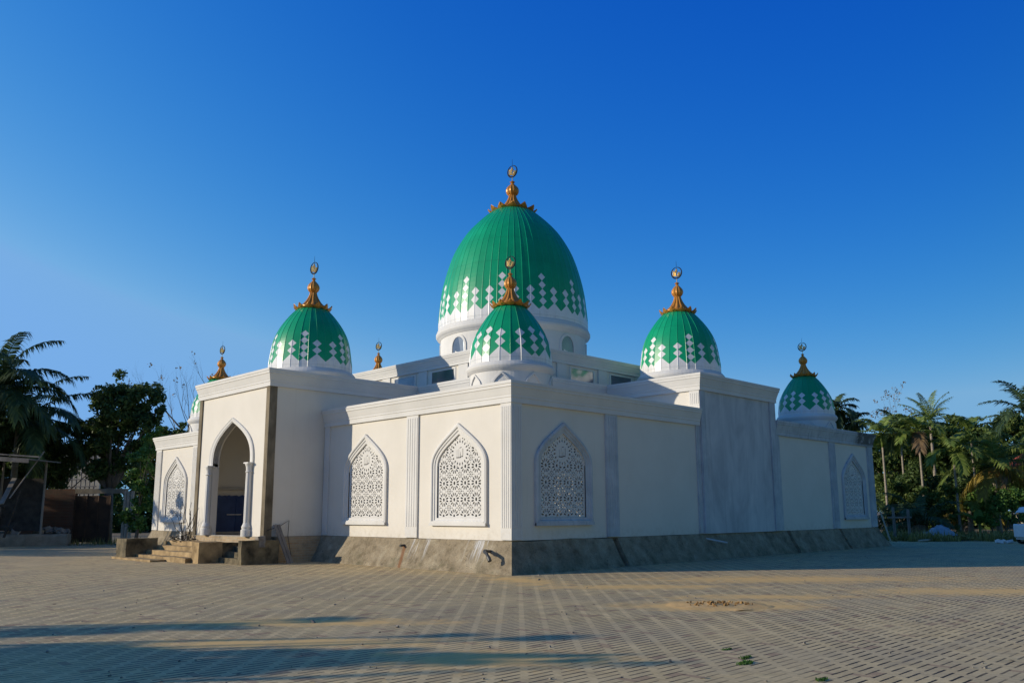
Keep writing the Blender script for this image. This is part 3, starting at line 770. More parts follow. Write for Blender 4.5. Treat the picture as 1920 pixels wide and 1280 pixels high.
for k in range(3): rough_block(sw, -3.05+.25*k, 9.56, 0, -2.32, 11.2, .18*(k+1), 20+k)
o_ = sw.build('stair', M['mossy'], mosque)
b1 = MB(); rough_block(b1, -2.62, 9.27, .55, -2.38, 9.56, .90, 14, 4, .05); b1.build('broken_lump', M['rubble'], mosque)
b1 = MB(); rough_block(b1, -2.55, 16.9, 0, -.2, 17.1, .60, 31); b1.build('stair_wall', M['mossy'], mosque)
b1 = MB(); b1.box(-2.2, 16.2, 0, -2.02, 16.45, .95); b1.build('stair_post', M['plaster'], mosque)

# ---- domes
def arc_profile(pts, n):
    """resample (r,z) control points (Catmull-Rom) to n rows"""
    P_ = [pts[0]]+pts+[pts[-1]]; out = []
    seg = len(pts)-1
    for i in range(n+1):
        t = i/n*seg; k = min(int(t), seg-1); u = t-k
        p0, p1, p2, p3 = (Vector(P_[k+j]) for j in range(4))
        out.append(.5*((2*p1)+(-p0+p2)*u+(2*p0-5*p1+4*p2-p3)*u*u+(-p0+3*p1-3*p2+p3)*u**3))
    return out
def dome_shell(prof, periods, fr_small, az0, mat, parent, loc, ridge=.012):
    """fr_small: share of a period taken by the narrow panel; the rest is two broad gores of two panels each"""
    big = (1-fr_small)/2
    edges = [0, fr_small, fr_small+big/2, fr_small+big, fr_small+big*1.5]
    per = 2*pi/periods; cols_ = []
    for k in range(periods):
        for e in edges:
            th = az0+(k+e-fr_small/2)*per; u = k+e
            cols_ += [(th-.0075, u, 0), (th, u, 1), (th+.0075, u, 0)]
    rows = arc_profile(prof, 56); arc = [0]
    for a, b in zip(rows, rows[1:]): arc.append(arc[-1]+(b-a).length)
    mb = MB(); nc = len(cols_); uvs = []
    for i, q in enumerate(rows):
        for th, u, rd in cols_:
            r = q.x+ridge*rd; mb.v.append((r*cos(th), r*sin(th), q.y))
    for i in range(len(rows)-1):
        for k in range(nc):
            k2 = (k+1) % nc
            mb.f.append((i*nc+k, i*nc+k2, (i+1)*nc+k2, (i+1)*nc+k)); mb.mi.append(0)
            ua = cols_[k][1]; ub = cols_[k2][1] if k2 else periods
            uvs += [(ua+1e-5, arc[i]), (ub-1e-5, arc[i]), (ub-1e-5, arc[i+1]), (ua+1e-5, arc[i+1])]
    ob = mb.build('dome', mat, parent, loc=loc)
    ul = ob.data.uv_layers.new(name='UVMap')
    ul.data.foreach_set('uv', [c for uv in uvs for c in uv])
    return ob
def finial_mesh():
    mb = MB()
    mb.lathe([(.50, -.06), (.54, -.02), (.54, .03), (.47, .06), (.36, .16), (.27, .28), (.195, .42), (.15, .54), (.13, .62), (.15, .66)], 64, lobe=lambda a, i: 1+.10*cos(a*12)*(1 if 2 < i < 9 else .0))
    mb.lathe([(.13, .64), (.19, .70), (.228, .78), (.236, .86), (.21, .95), (.155, 1.03), (.09, 1.10), (.05, 1.15), (.04, 1.19)], 60, lobe=lambda a, i: 1+.045*cos(a*12))
    mb.lathe([(.03, 1.17), (.075, 1.19), (.095, 1.22), (.06, 1.25), (.03, 1.27), (.0, 1.28)], 16)
    return mb
def petal_mesh(n=12):
    mb = MB()
    for k in range(n):
        a = 2*pi*(k+.5)/n; ca, sa = cos(a), sin(a); tx = Vector((-sa, ca, 0)); rd = Vector((ca, sa, 0)); w = pi*.62/n
        def pt(r, z, s, th=0): return rd*r+tx*s*w*1.02+Vector((0, 0, z+th))
        L = [(.44, .0, .95), (.54, -.085, 1.15), (.64, -.10, 1.05), (.72, -.04, .65), (.79, .07, .06)]
        vs = []
        for r, z, s in L: vs += [pt(r, z, -s), pt(r, z-.035, 0), pt(r, z, s)]
        vs2 = [v+Vector((0, 0, .022))-rd*.012 for v in vs]; m_ = len(vs); fs = []
        for i in range(len(L)-1):
            for j in range(2):
                q = (i*3+j, i*3+j+1, (i+1)*3+j+1, (i+1)*3+j); fs.append(q); fs.append(tuple(x+m_ for x in reversed(q)))
        mb.add(vs+vs2, fs)
    return mb
def emblem_mesh():
    mb = MB(); n = 40; R_ = .235
    pts = []; rs = []
    for i in range(n+1):
        a = radians(98)+radians(344)*i/n           # crescent ring, open at the top
        pts.append((0, R_*cos(a), 1.68+R_*sin(a))); t = i/n; rs.append(.014+.018*sin(pi*t))
    mb.tube(pts, rs, 8, 0)
    mb.tube([(0, 0, 1.26), (0, 0, 1.46)], .016, 8, 1)
    mb.tube([(0, 0, 1.80), (0, 0, 2.2)], [.011, .004], 6, 0)
    # the word of God in the ring
    W_ = [[(-.135, 1.60), (-.10, 1.545), (-.02, 1.53), (.03, 1.55), (.03, 1.70)], [(.03, 1.55), (.085, 1.55), (.085, 1.74)], [(.135, 1.55), (.14, 1.66), (.135, 1.78)], [(-.135, 1.60), (-.15, 1.66), (-.10, 1.67), (-.075, 1.61), (-.10, 1.55)], [(-.03, 1.72), (0.0, 1.755), (.03, 1.74), (.055, 1.785)], [(-.005, 1.79), (.02, 1.84)]]
    for w in W_: mb.tube([(0, y, z) for y, z in w], .036, 6, 1)
    return mb
fin_me = finial_mesh().build('finial', M['gold']); fix_normals(fin_me); emb_me = emblem_mesh().build('emblem', [M['blackmetal'], M['goldleaf']]); pet_me = petal_mesh().build('petal_crown', M['gold']); fix_normals(pet_me)
finial_used = []
def add_finial(dome, z, k, wide=1.0):
    parts = [fin_me, emb_me, pet_me] if not finial_used else [o.copy() for o in (fin_me, emb_me, pet_me)]
    if finial_used:
        for o in parts: col.objects.link(o)
    finial_used.append(1)
    for o in parts: o.parent = dome; o.location = (0, 0, z); o.scale = (k, k, k)
    parts[0].scale = (k*(1+(wide-1)*.35), k*(1+(wide-1)*.35), k)
    parts[1].rotation_euler = (0, 0, radians(6)); parts[2].scale = (k*wide, k*wide, k)
def drum(parent, prof, n=72, arches=None, rnd_arch=False):
    mb = MB(); mb.lathe(prof, n)
    if arches:
        R_, na, off, hw, zb, zs, za = arches
        for k in range(na):
            a0 = off+2*pi*k/na
            lo = arch_loop(hw, zb, zs, za, 8)[1:]; lo = lo+[(-hw, zb)]
            li = arch_loop(hw-.055, zb, zs, za-.06, 8)[1:]; li = li+[(-hw+.055, zb)]
            if rnd_arch: lo = round_loop(hw, zb, zs)[1:]+[(-hw, zb)]; li = round_loop(hw-.11, zb, zs)[1:]+[(-hw+.11, zb)]
            def P_(s, z, r): return (r*cos(a0+s/R_), r*sin(a0+s/R_), z)
            m_ = len(lo); vs = [P_(s, z, R_-.02) for s, z in lo]+[P_(s, z, R_+.045) for s, z in lo]+[P_(s, z, R_+.045) for s, z in li]+[P_(s, z, R_-.02) for s, z in li]
            fs = []
            for i in range(m_-1):
                for j in range(3): fs.append((j*m_+i, j*m_+i+1, (j+1)*m_+i+1, (j+1)*m_+i))
            mb.add(vs, fs)
    ob = mb.build('drum', M['plaster'], parent); fix_normals(ob); return ob

# corner domes (5 periods) and porch domes (6 periods), main dome (12 periods)
cs, cbig = 13/72, 59/72/2
M['dome_corner'] = m_dome('dome_panels_corner', 5, cs, [(cs/2, cs/2, .30, 3), (cs+cbig/2, cbig/2, .47, 2), (cs+cbig*1.5, cbig/2, .47, 2)], .31, .35, 2*pi*1.29/5)
ps, pbig = 12/60, 48/60/2
M['dome_porch'] = m_dome('dome_panels_porch', 6, ps, [(ps/2, ps/2, .36, 4), (ps+pbig/2, pbig/2, .53, 2), (ps+pbig*1.5, pbig/2, .53, 2)], .285, .365, 2*pi*1.60/6)
ms, mbig = 7.0/30, 23/30/2
M['dome_main'] = m_dome('dome_panels_main', 12, ms, [(ms/2, ms/2, .58, 4), (ms+mbig/2, mbig/2, .72, 2), (ms+mbig*1.5, mbig/2, .72, 2)], .40, .42, 2*pi*3.7/12, seam=1.35)
corner_prof = [(1.315, 0), (1.315, .18), (1.305, .32), (1.235, .78), (1.05, 1.19), (.82, 1.56), (.60, 1.84), (.40, 2.03), (.15, 2.14)]
porch_prof = [(1.625, 0), (1.625, .25), (1.605, .48), (1.49, 1.20), (1.285, 1.72), (.95, 2.22), (.60, 2.60), (.30, 2.77), (.1, 2.83)]
main_prof = [(3.73, 0), (3.735, .3), (3.70, .90), (3.53, 2.20), (3.10, 3.68), (2.56, 4.72), (1.96, 5.47), (1.10, 6.25), (.5, 6.48), (.15, 6.56)]
cd_az = {(0, 0): radians(225+36), (1, 0): radians(177), (0, 1): radians(225+36), (1, 1): radians(225+36)}
for (ix, iy), (x, y) in {(0, 0): (2.08, 2.12), (1, 0): (22.55, 2.15), (0, 1): (2.05, 22.65), (1, 1): (22.6, 22.6)}.items():
    d = dome_shell(corner_prof, 5, cs, cd_az[(ix, iy)], M['dome_corner'], mosque, (x, y, 6.23))
    d['label'] = 'small corner dome with three-lozenge columns'
    drum(d, [(1.30, -1.35), (1.30, -.30), (1.34, -.27), (1.40, -.21), (1.43, -.15), (1.43, -.10), (1.40, -.07), (1.38, -.02), (1.345, 0), (1.31, .012), (1.2, .02)], 72, (1.30, 8, radians(213), .30, -1.0, -.72, -.33))
    add_finial(d, 2.06, .86)
for x, y in ((.93, 12.36), (12.22, 2.47), (12.35, 23.80), (23.8, 12.35)):
    d = dome_shell(porch_prof, 6, ps, radians(229), M['dome_porch'], mosque, (x, y, 7.14))
    d['label'] = 'porch dome with four-lozenge columns'
    drum(d, [(1.62, -.8), (1.62, -.36), (1.70, -.34), (1.75, -.29), (1.78, -.22), (1.78, -.15), (1.75, -.10), (1.70, -.04), (1.66, 0), (1.62, .012), (1.5, .02)])
    add_finial(d, 2.70, 1.0)
d = dome_shell(main_prof, 12, ms, radians(217.3), M['dome_main'], mosque, (C, C, 10.50), ridge=.012)
d['label'] = 'great central dome with twelve tall lozenge columns'
add_finial(d, 6.42, 1.29, 1.25)
drum(d, [(3.62, -2.9), (3.62, -.52), (3.66, -.50), (3.72, -.44), (3.80, -.38), (3.85, -.30), (3.85, -.20), (3.81, -.14), (3.79, -.06), (3.75, -.01), (3.70, .014), (3.5, .02)], 96, (3.62, 8, radians(180), .53, -2.6, -1.18, -.55), True)
for k in range(8):
    a0 = radians(180+45*k); mb = MB(); lp = round_loop(.425, -2.6, -1.18)
    pts_o = [(3.635*cos(a0+s/3.62), 3.635*sin(a0+s/3.62), z) for s, z in lp]
    pts_i = [(3.60*cos(a0+s/3.62), 3.60*sin(a0+s/3.62), z) for s, z in lp]; m_ = len(lp)
    mb.add(pts_o+pts_i, [tuple(range(m_)), tuple(reversed(range(m_, 2*m_)))]+[(i, (i+1) % m_, m_+(i+1) % m_, m_+i) for i in range(m_)])
    mb.build('drum_window', M['glass'], d)

# ------------------------------------------------------------------ plants
def frond(mb, base, az, el0, L, droop, nl, ll, lw, r, mi=0, rach=.03, vee=.35, sag=.5, start=.12):
    """feather leaf: arched rachis with two rows of hanging leaflets"""
    N = 9; ds = L/N; p_ = Vector(base); el = el0; pts = [p_.copy()]; tang = []; a = az
    for i in range(N):
        t = (i+.5)/N; el = el0-droop*t**1.35; a += r.uniform(-.05, .05)
        d = Vector((cos(a)*cos(el), sin(a)*cos(el), sin(el))); tang.append(d); p_ = p_+d*ds; pts.append(p_.copy())
    mb.tube(pts, [rach*(1-.85*i/N) for i in range(N+1)], 4, mi, cap=False)
    for k in range(nl):
        t = start+(1-start)*(k+r.random()*.6)/nl; q = min(t*N, N-.001); i = int(q); pos = pts[i].lerp(pts[i+1], q-i); T = tang[i]
        side0 = T.cross(Vector((0, 0, 1)))
        if side0.length < .05: side0 = Vector((sin(a), -cos(a), 0))
        side0.normalize(); U = side0.cross(T).normalized()
        env = (.45+.9*sin(pi*min(1, .15+t*.8)))*.75
        for sg in (-1, 1):
            l_ = ll*env*r.uniform(.8, 1.1); fw_ = .35+.55*t+r.uniform(-.1, .1)
            d = (side0*sg*cos(fw_)+T*sin(fw_)+U*vee*r.uniform(.4, 1.2)).normalized()
            wv = d.cross(U).normalized()*lw*.5
            m_ = pos+d*l_*.5; e_ = pos+d*l_*.95+Vector((0, 0, -sag*l_*r.uniform(.6, 1.2))); m_ = m_+Vector((0, 0, -sag*.22*l_))
            mb.add([pos-wv*.5, pos+wv*.5, m_+wv, m_-wv, e_], [(0, 1, 2, 3), (3, 2, 4)], mi)
def palm(name, label, X, Y, h, L, nf, mat, r, tr=.13, lean=(0, 0), nl=34, ll=.75, lw=.055, el=(1.35, -.5), droop=(1.0, 1.5), dry=0, drymat='palm_yellow', fruit=False, group=None, sag=.55, shaft=False, z0=0, vee=.35):
    base = SP(X, Y, z0); root = empty(name, base); tag(root, label, 'palm tree', group)
    top = Vector((lean[0], lean[1], h)); tk = MB(); n = 14
    pts = [Vector((lean[0]*(i/n)**1.7, lean[1]*(i/n)**1.7, h*i/n)) for i in range(n+1)]
    tk.tube(pts, [tr*(1.35-.35*min(1, i/3) if i < 3 else 1-.25*i/n) for i in range(n+1)], 9)
    tk.build('trunk', M['palmbark'], root, smooth=True)
    if shaft:
        sh = MB(); sh.tube([top-Vector((0, 0, .1)), top+Vector((0, 0, .45)), top+Vector((0, 0, .9))], [tr*.95, tr*1.15, tr*.6], 8); sh.build('crown_shaft', M['palm_green'], root, smooth=True); top = top+Vector((0, 0, .7))
    cr = MB(); dr = MB()
    for k in range(nf):
        t = k/(nf-1); az = k*2.39996+r.uniform(-.25, .25)
        e0 = el[0]+(el[1]-el[0])*t**1.1+r.uniform(-.12, .12)
        Lk = L*(.72+.35*sin(pi*min(1, .25+t*.6)))*r.uniform(.88, 1.08)
        isdry = k >= nf-dry
        frond(dr if isdry else cr, top+Vector((cos(az)*tr*.6, sin(az)*tr*.6, .05)), az, e0, Lk, droop[0]+(droop[1]-droop[0])*r.random(), nl, ll, lw, r, 0, .018+.012*L/3, vee, sag*(1.5 if isdry else 1))
    cr.build('crown', M[mat], root)
    if dry:
        o = dr.build('dry_frond', M[drymat], root); o['label'] = 'drooping yellow fronds' if drymat == 'palm_yellow' else 'withered brown fronds'
    if fruit:
        fb = MB()
        for k in range(9):
            a = r.uniform(0, 6.28); a = k*.72; c_ = top+Vector((cos(a)*.23, sin(a)*.23, -.30-(k % 3)*.10))
            fb.lathe([(0, -.14), (.09, -.09), (.115, 0), (.085, .09), (0, .14)], 8, c_)
        fb.build('coconut_cluster', M['orange'], root, smooth=True)
    return root
def leaf_blob(mb, c, rad, n, size, r, squash=.85, mi=0, shell=.55):
    c = Vector(c)
    for _ in range(n):
        d = Vector((r.gauss(0, 1), r.gauss(0, 1), r.gauss(0, 1))).normalized()
        q = rad*(shell+(1-shell)*r.random())**(1 if r.random() < .7 else 2.2)
        lump = 1+.28*noise.noise(d*2.1+c*.7)+.15*noise.noise(d*5+c)
        p_ = c+Vector((d.x*q*lump, d.y*q*lump, d.z*q*lump*squash))
        nr = (d*.8+Vector((r.gauss(0, .6), r.gauss(0, .6), r.gauss(.25, .6)))).normalized()
        a = nr.cross(Vector((r.gauss(0, 1), r.gauss(0, 1), r.gauss(0, 1)))).normalized(); b = nr.cross(a)
        s_ = size*r.uniform(.6, 1.3)
        mb.add([p_-a*s_*.5, p_+b*s_*.28+nr*s_*.06, p_+a*s_*.5-nr*s_*.08, p_-b*s_*.28], [(0, 1, 2, 3)], mi)
def branches(mb, p_, d, L, rad, depth, r, tips, spread=.55, up=.12, nseg=4):
    pts = [p_.copy()]; rs = [rad]
    for i in range(nseg):
        d = (d+Vector((r.gauss(0, .10), r.gauss(0, .10), r.gauss(up*.4, .08)))).normalized(); p_ = p_+d*L/nseg; pts.append(p_.copy()); rs.append(rad*(1-.45*(i+1)/nseg))
    mb.tube(pts, rs, 6 if rad > .05 else 4, cap=False)
    if depth == 0: tips.append(p_); return
    k = r.choice((2, 3)) if depth > 1 else 3
    for _ in range(k):
        ax = Vector((r.gauss(0, 1), r.gauss(0, 1), r.gauss(0, .5))).normalized(); nd = (d+ax*spread*r.uniform(.6, 1.3)+Vector((0, 0, up))).normalized()
        st = pts[-1] if r.random() < .6 else pts[-2]
        branches(mb, st.copy(), nd, L*r.uniform(.6, .85), rs[-1]*.72, depth-1, r, tips, spread, up, max(2, nseg-1))
def broadleaf(name, label, X, Y, blobs, mat, r, trunk_h, tr, size=.22, dens=70, group=None, cat='tree', trunk_top=None, bark='bark', shell=.55):
    """blobs: (dx,dy,z,rad) clumps of the crown round the trunk base"""
    root = empty(name, SP(X, Y)); tag(root, label, cat, group)
    tk = MB(); fork = Vector((0, 0, trunk_h)); tk.tube([(0, 0, -.1), (r.uniform(-.1, .1), 0, trunk_h*.5), fork], [tr*1.25, tr, tr*.8], 9)
    for dx, dy, z, rad in blobs:
        off = right_h*dx+fwd_h*dy+Vector((0, 0, z)); mid = fork.lerp(off, .5)+Vector((r.uniform(-.2, .2), r.uniform(-.2, .2), -.1*rad))
        tk.tube([fork-Vector((0, 0, .2)), mid, off, off+Vector((0, 0, rad*.5))], [tr*.5, tr*.24, tr*.11, tr*.04], 6)
    tk.build('trunk', M[bark], root, smooth=True)
    cr = MB()
    for dx, dy, z, rad in blobs:
        c = right_h*dx+fwd_h*dy+Vector((0, 0, z)); n_sub = max(4, int(rad*9))
        for q in range(n_sub):
            d = Vector((r.gauss(0, 1), r.gauss(0, 1), r.gauss(.1, .8))).normalized()*rad*r.uniform(.35, .85); sr = rad*r.uniform(.32, .5)
            leaf_blob(cr, c+d, sr, int(dens*sr*sr/(size*size)*.62), size, r, shell=shell)
    cr.build('crown', M[mat], root)
    return root
r = random.Random(11)
def PB(px, py, rpx, D, X0, dy=0): return (HX(px, D)-X0, dy, HZ(py, D), rpx*D/F)

# left side, from the frame edge to the mosque
D = 45.
palm('palm_tree', 'tall dark palm at the left edge reaching above the shed', HX(-12, D), D, HZ(728, D), 4.5, 22, 'palm_dark', r, .2, nl=62, ll=1.0, lw=.10, el=(1.45, -.45), droop=(1.1, 1.8), sag=.9)
D = 47.
palm('palm_tree', 'shorter dark palm whose fronds droop toward the broadleaf tree', HX(34, D), D, HZ(785, D), 4.5, 24, 'palm_dark', r, .2, nl=58, ll=.95, lw=.10, el=(1.2, -.5), droop=(1.0, 1.7), sag=.75)
D = 49.6
x0 = HX(95, D)
broadleaf('dense_shrub', 'dense dark shrubs heaped behind the shed under the palms', x0, D, [PB(20, 830, 55, D, x0), PB(75, 850, 50, D, x0), PB(110, 880, 38, D, x0), PB(20, 880, 40, D, x0), PB(90, 800, 34, D, x0), PB(-30, 850, 50, D, x0), PB(120, 845, 36, D, x0, .6), PB(150, 862, 18, D, x0, 2.5), PB(112, 868, 24, D, x0, 2.5), PB(45, 800, 46, D, x0, .8), PB(5, 790, 40, D, x0, .5), PB(88, 895, 30, D, x0, 1), PB(40, 905, 34, D, x0, 1.4)], 'leaf_dark', r, 1.5, .15, .24, 62, cat='shrub')
D = 50.; x0 = HX(213, D)
broadleaf('broadleaf_tree', 'big dark broadleaf tree with a round crown behind the brick wall', x0, D, [PB(235, 722, 40, D, x0), PB(268, 742, 36, D, x0, .6), PB(182, 752, 26, D, x0), PB(215, 765, 50, D, x0, -.5), PB(255, 790, 42, D, x0), PB(175, 800, 34, D, x0, .5), PB(205, 825, 44, D, x0), PB(288, 772, 22, D, x0), PB(258, 835, 28, D, x0, .4), PB(150, 840, 30, D, x0), PB(205, 862, 34, D, x0), PB(238, 868, 26, D, x0, .4), PB(160, 795, 30, D, x0, .6), PB(128, 805, 24, D, x0, .8), PB(190, 880, 22, D, x0, -.4)], 'leaf_dark', r, 3.2, .3, .25, 62)
D = 46.; x0 = HX(268, D)
broadleaf('broadleaf_tree', 'bright green young tree leafing down to the ground beside the mosque', x0, D, [PB(266, 850, 26, D, x0), PB(284, 825, 24, D, x0), PB(300, 812, 18, D, x0), PB(292, 850, 22, D, x0, -.6), PB(276, 915, 24, D, x0, -.6), PB(268, 900, 26, D, x0), PB(278, 945, 26, D, x0), PB(258, 965, 24, D, x0), PB(290, 880, 22, D, x0), PB(268, 990, 22, D, x0)], 'leaf_bright', r, 1.6, .09, .24, 44)
D = 56.; x0 = HX(330, D)
broadleaf('broadleaf_tree', 'mid green tree showing above the low left wing of the mosque', x0, D, [PB(322, 812, 26, D, x0), PB(345, 806, 22, D, x0), PB(300, 822, 24, D, x0), PB(365, 815, 22, D, x0), PB(312, 835, 30, D, x0, -.5), PB(330, 850, 36, D, x0), PB(290, 850, 30, D, x0, .5), PB(262, 830, 26, D, x0, .8), PB(275, 880, 30, D, x0, .6)], 'leaf_mid', r, 3.0, .16, .26, 52)
def bare(label, px, D, ph, r, depth=4, L=2.0, rad=.15, leaves=0):
    root = empty('bare_tree', SP(HX(px, D), D)); tag(root, label, 'tree', None)
    mb = MB(); tips = []; h = HZ(ph, D)
    mb.tube([(0, 0, 0), (.05, 0, h*.5), (0, 0, h)], [rad*1.5, rad*1.2, rad], 7, cap=False)
    for k in range(6):
        a = k*1.7+r.random(); branches(mb, Vector((0, 0, h*(.74+.05*k))), Vector((cos(a)*.75, sin(a)*.75, 1)).normalized(), L, rad*.5, depth, r, tips, .42, .16)
    mb.build('branches', M['bark'], root)
    if leaves:
        lb = MB()
        for t in tips:
            if r.random() < leaves: leaf_blob(lb, t, .22, 6, .2, r)
        lb.build('withered_leaves', M['deadleaf'], root)
bare('leafless grey tree rising behind the left wing', 352, 60., 812, r, 4, 2.3, .16, .05)
bare('thin leafless twigs showing beside the left gold finial', 412, 70., 760, r, 3, 2.0, .10, .03)

# right side
AG = 'slender palms in the grove right of the mosque'
def areca(label, px, py, D, L, nf=11, mat='palm_green', h=None, **k):
    kw = dict(nl=30, ll=.72, lw=.11, el=(1.3, -.15), droop=(1.1, 1.8), sag=.5, shaft=True, group=AG); kw.update(k)
    return palm('areca_palm', label, HX(px, D), D, HZ(py, D)-.7, L*1.08, nf, mat, r, .085, **kw)
areca('tall palm just behind the far right dome', 1574, 768, 66., 1.75, 14, 'palm_dark', el=(1.4, -.9), sag=.7)
areca('small drooping palm head right of the far right dome', 1602, 792, 67., 1.2, 12, 'palm_dark', el=(1.3, -.9), sag=.7)
areca('slim palm with upright fronds nearest the mosque corner', 1655, 818, 55., 2.2, 12)
areca('slim palm with a bunch of orange fruit stalks', 1724, 812, 54., 2.1, 13, dry=1, drymat='palm_brown')
areca('slim pale trunked palm standing forward in the grove', 1786, 850, 52.5, 2.3, 14)
areca('slim palm half hidden behind the coconut palm', 1822, 812, 57., 2.2, 12)
areca('dark slim palm behind the withered leaves', 1690, 812, 60., 2.0, 12, 'palm_dark')
palm('palm_tree', 'feathery palm standing above the grove against the sky', HX(1748, 64.), 64., HZ(790, 64.), 2.6, 15, 'palm_green', r, .13, nl=34, ll=.6, lw=.07, el=(1.5, -.2), droop=(.6, 1.1), sag=.7)
palm('coconut_palm', 'coconut palm with drooping yellow lower fronds and orange nuts', HX(1858, 54.), 54., HZ(880, 54.), 3.6, 20, 'palm_green', r, .16, nl=46, ll=.85, lw=.075, el=(1.45, -.35), droop=(1.0, 1.7), dry=5, fruit=True, sag=.6)
palm('palm_tree', 'dark palm at the right edge of the view', HX(1938, 51.), 51., HZ(775, 51.), 3.0, 16, 'palm_dark', r, .14, nl=34, ll=.75, lw=.09, el=(1.3, -.3), droop=(.9, 1.5), sag=.5)
palm('coconut_palm', 'coconut palm with yellow brown hanging fronds at the right edge', HX(1925, 56.), 56., HZ(860, 56.), 3.3, 16, 'palm_green', r, .15, nl=40, ll=.75, lw=.06, el=(1.3, -.6), droop=(1.1, 1.8), dry=6, drymat='palm_brown', sag=.7)
palm('low_palm', 'low trunkless palm with arching fronds above the fence posts', HX(1712, 51.5), 51.5, .8, 3.0, 13, 'palm_dark', r, .22, nl=36, ll=.75, lw=.08, el=(1.25, .1), droop=(1.2, 1.8), dry=2, drymat='palm_brown', sag=.7)
palm('low_palm', 'low palm with yellowish fronds behind the pale trunk', HX(1806, 55.), 55., 1.6, 2.6, 12, 'palm_green', r, .2, nl=32, ll=.7, lw=.08, el=(1.3, .0), droop=(1.1, 1.8), dry=3, sag=.7)
palm('low_palm', 'low dark palm in the shade by the mosque corner', HX(1662, 54.), 54., .8, 3.0, 14, 'palm_dark', r, .2, nl=34, ll=.75, lw=.08, el=(1.3, .1), droop=(1.2, 1.9), sag=.7)
# broad dark mass behind and bushes in front
def bush(label, px, D, blobs, mat, r, dens=50, size=.22, name='bush', **k):
    x0 = HX(px, D); return broadleaf(name, label, x0, D, [PB(a, b, c, D, x0) for a, b, c in blobs], mat, r, .6, .07, size, dens, cat='bush', **k)
D = 70.; x0 = HX(1660, D)
broadleaf('broadleaf_tree', 'tall tree with withered pale leaves at the top behind the palms', x0, D, [PB(1680, 800, 24, D, x0), PB(1655, 830, 30, D, x0), PB(1705, 825, 28, D, x0), PB(1625, 845, 26, D, x0), PB(1680, 870, 40, D, x0)], 'leaf_mid', r, 4, .18, .3, 52)
bare('bare tree with a few withered leaves above the right grove', 1682, 71., 815, r, 3, 1.6, .07, .55)
D = 68.; x0 = HX(1800, D)
broadleaf('broadleaf_tree', 'dense dark tree filling the back of the right grove', x0, D, [PB(1760, 830, 34, D, x0), PB(1800, 810, 30, D, x0), PB(1840, 830, 36, D, x0), PB(1800, 870, 50, D, x0), PB(1740, 880, 40, D, x0), PB(1860, 880, 44, D, x0)], 'leaf_mid', r, 4, .2, .3, 56)
x0 = HX(1720, D)
broadleaf('broadleaf_tree', 'broad olive green tree between the slim palms at the middle of the grove', x0, D, [PB(1700, 850, 40, D, x0), PB(1735, 830, 34, D, x0), PB(1770, 860, 44, D, x0), PB(1650, 870, 40, D, x0), PB(1720, 900, 50, D, x0), PB(1660, 920, 44, D, x0)], 'leaf_mid', r, 3, .2, .3, 56)
x0 = HX(1910, D)
broadleaf('broadleaf_tree', 'green tree behind the coconut palms near the red roof', x0, D, [PB(1895, 800, 34, D, x0), PB(1930, 820, 40, D, x0), PB(1910, 880, 50, D, x0), PB(1960, 850, 50, D, x0)], 'leaf_mid', r, 4, .2, .3, 56)
bush('dark bush in the gap between the fence and the low palm', 1690, 60., [(1660, 930, 36), (1700, 915, 42), (1740, 930, 36), (1680, 970, 34), (1725, 970, 30)], 'leaf_dark', r, 60, .25)
bush('dark bush behind the pale palm trunk', 1790, 60., [(1775, 925, 42), (1815, 930, 40), (1780, 965, 30), (1850, 940, 38)], 'leaf_dark', r, 60, .25)
bush('low olive bush at the foot of the pale slim trunks', 1740, 53., [(1715, 935, 26), (1742, 950, 28), (1765, 930, 26), (1730, 970, 24), (1768, 968, 22)], 'leaf_mid', r, 50, .2)
bush('low olive bush nearest the far mosque corner', 1675, 57., [(1655, 900, 26), (1680, 925, 28), (1665, 950, 26), (1700, 950, 24)], 'leaf_mid', r, 50, .22)
bush('yellow green bush under the coconut palm', 1845, 54., [(1825, 940, 26), (1850, 930, 28), (1840, 960, 26), (1870, 950, 22)], 'leaf_bright', r, 46, .2)
bush('feathery green bush left of the white cart', 1870, 51., [(1868, 945, 26), (1885, 965, 26), (1850, 975, 22), (1895, 930, 22), (1905, 970, 24)], 'leaf_bright', r, 34, .18)
bush('bushes at the right edge behind the white cart', 1930, 58., [(1915, 930, 40), (1945, 950, 46), (1930, 980, 34)], 'leaf_mid', r, 50, .24)
bush('small shrub growing among the dry weeds', 1762, 50., [(1755, 985, 12), (1775, 990, 12), (1768, 975, 11)], 'leaf_mid', r, 40, .16)
def banana(X, Y, label):
    root = empty('banana_plant', SP(X, Y)); tag(root, label, 'plant'); st_ = MB(); st_.tube([(0, 0, 0), (0, 0, .9)], [.10, .07], 8); st_.build('stem', M['palm_green'], root)
    lf = MB()
    for k in range(6):
        a = k*1.1+.3; e0 = 1.15-.1*k; p_ = Vector((0, 0, .8)); el = e0; pts = [p_.copy()]; dirs = []
        for i in range(7):
            el -= .14; d = Vector((cos(a)*cos(el), sin(a)*cos(el), sin(el))); p_ = p_+d*.24; pts.append(p_.copy()); dirs.append(d)
        sd = Vector((-sin(a), cos(a), 0)); vs = []; fs = []
        for i, q in enumerate(pts):
            w = .26*sin(pi*min(1, .08+i/7.4))**.7; vs += [q-sd*w+Vector((0, 0, .05)), q, q+sd*w+Vector((0, 0, .05))]
        for i in range(7):
            for j in range(2): fs.append((i*3+j, i*3+j+1, (i+1)*3+j+1, (i+1)*3+j))
        lf.add(vs, fs)
    lf.build('leaf', M['leaf_bright'], root)
banana(HX(1822, 51.5), 51.5, 'banana plant with broad bright leaves below the coconut palm')
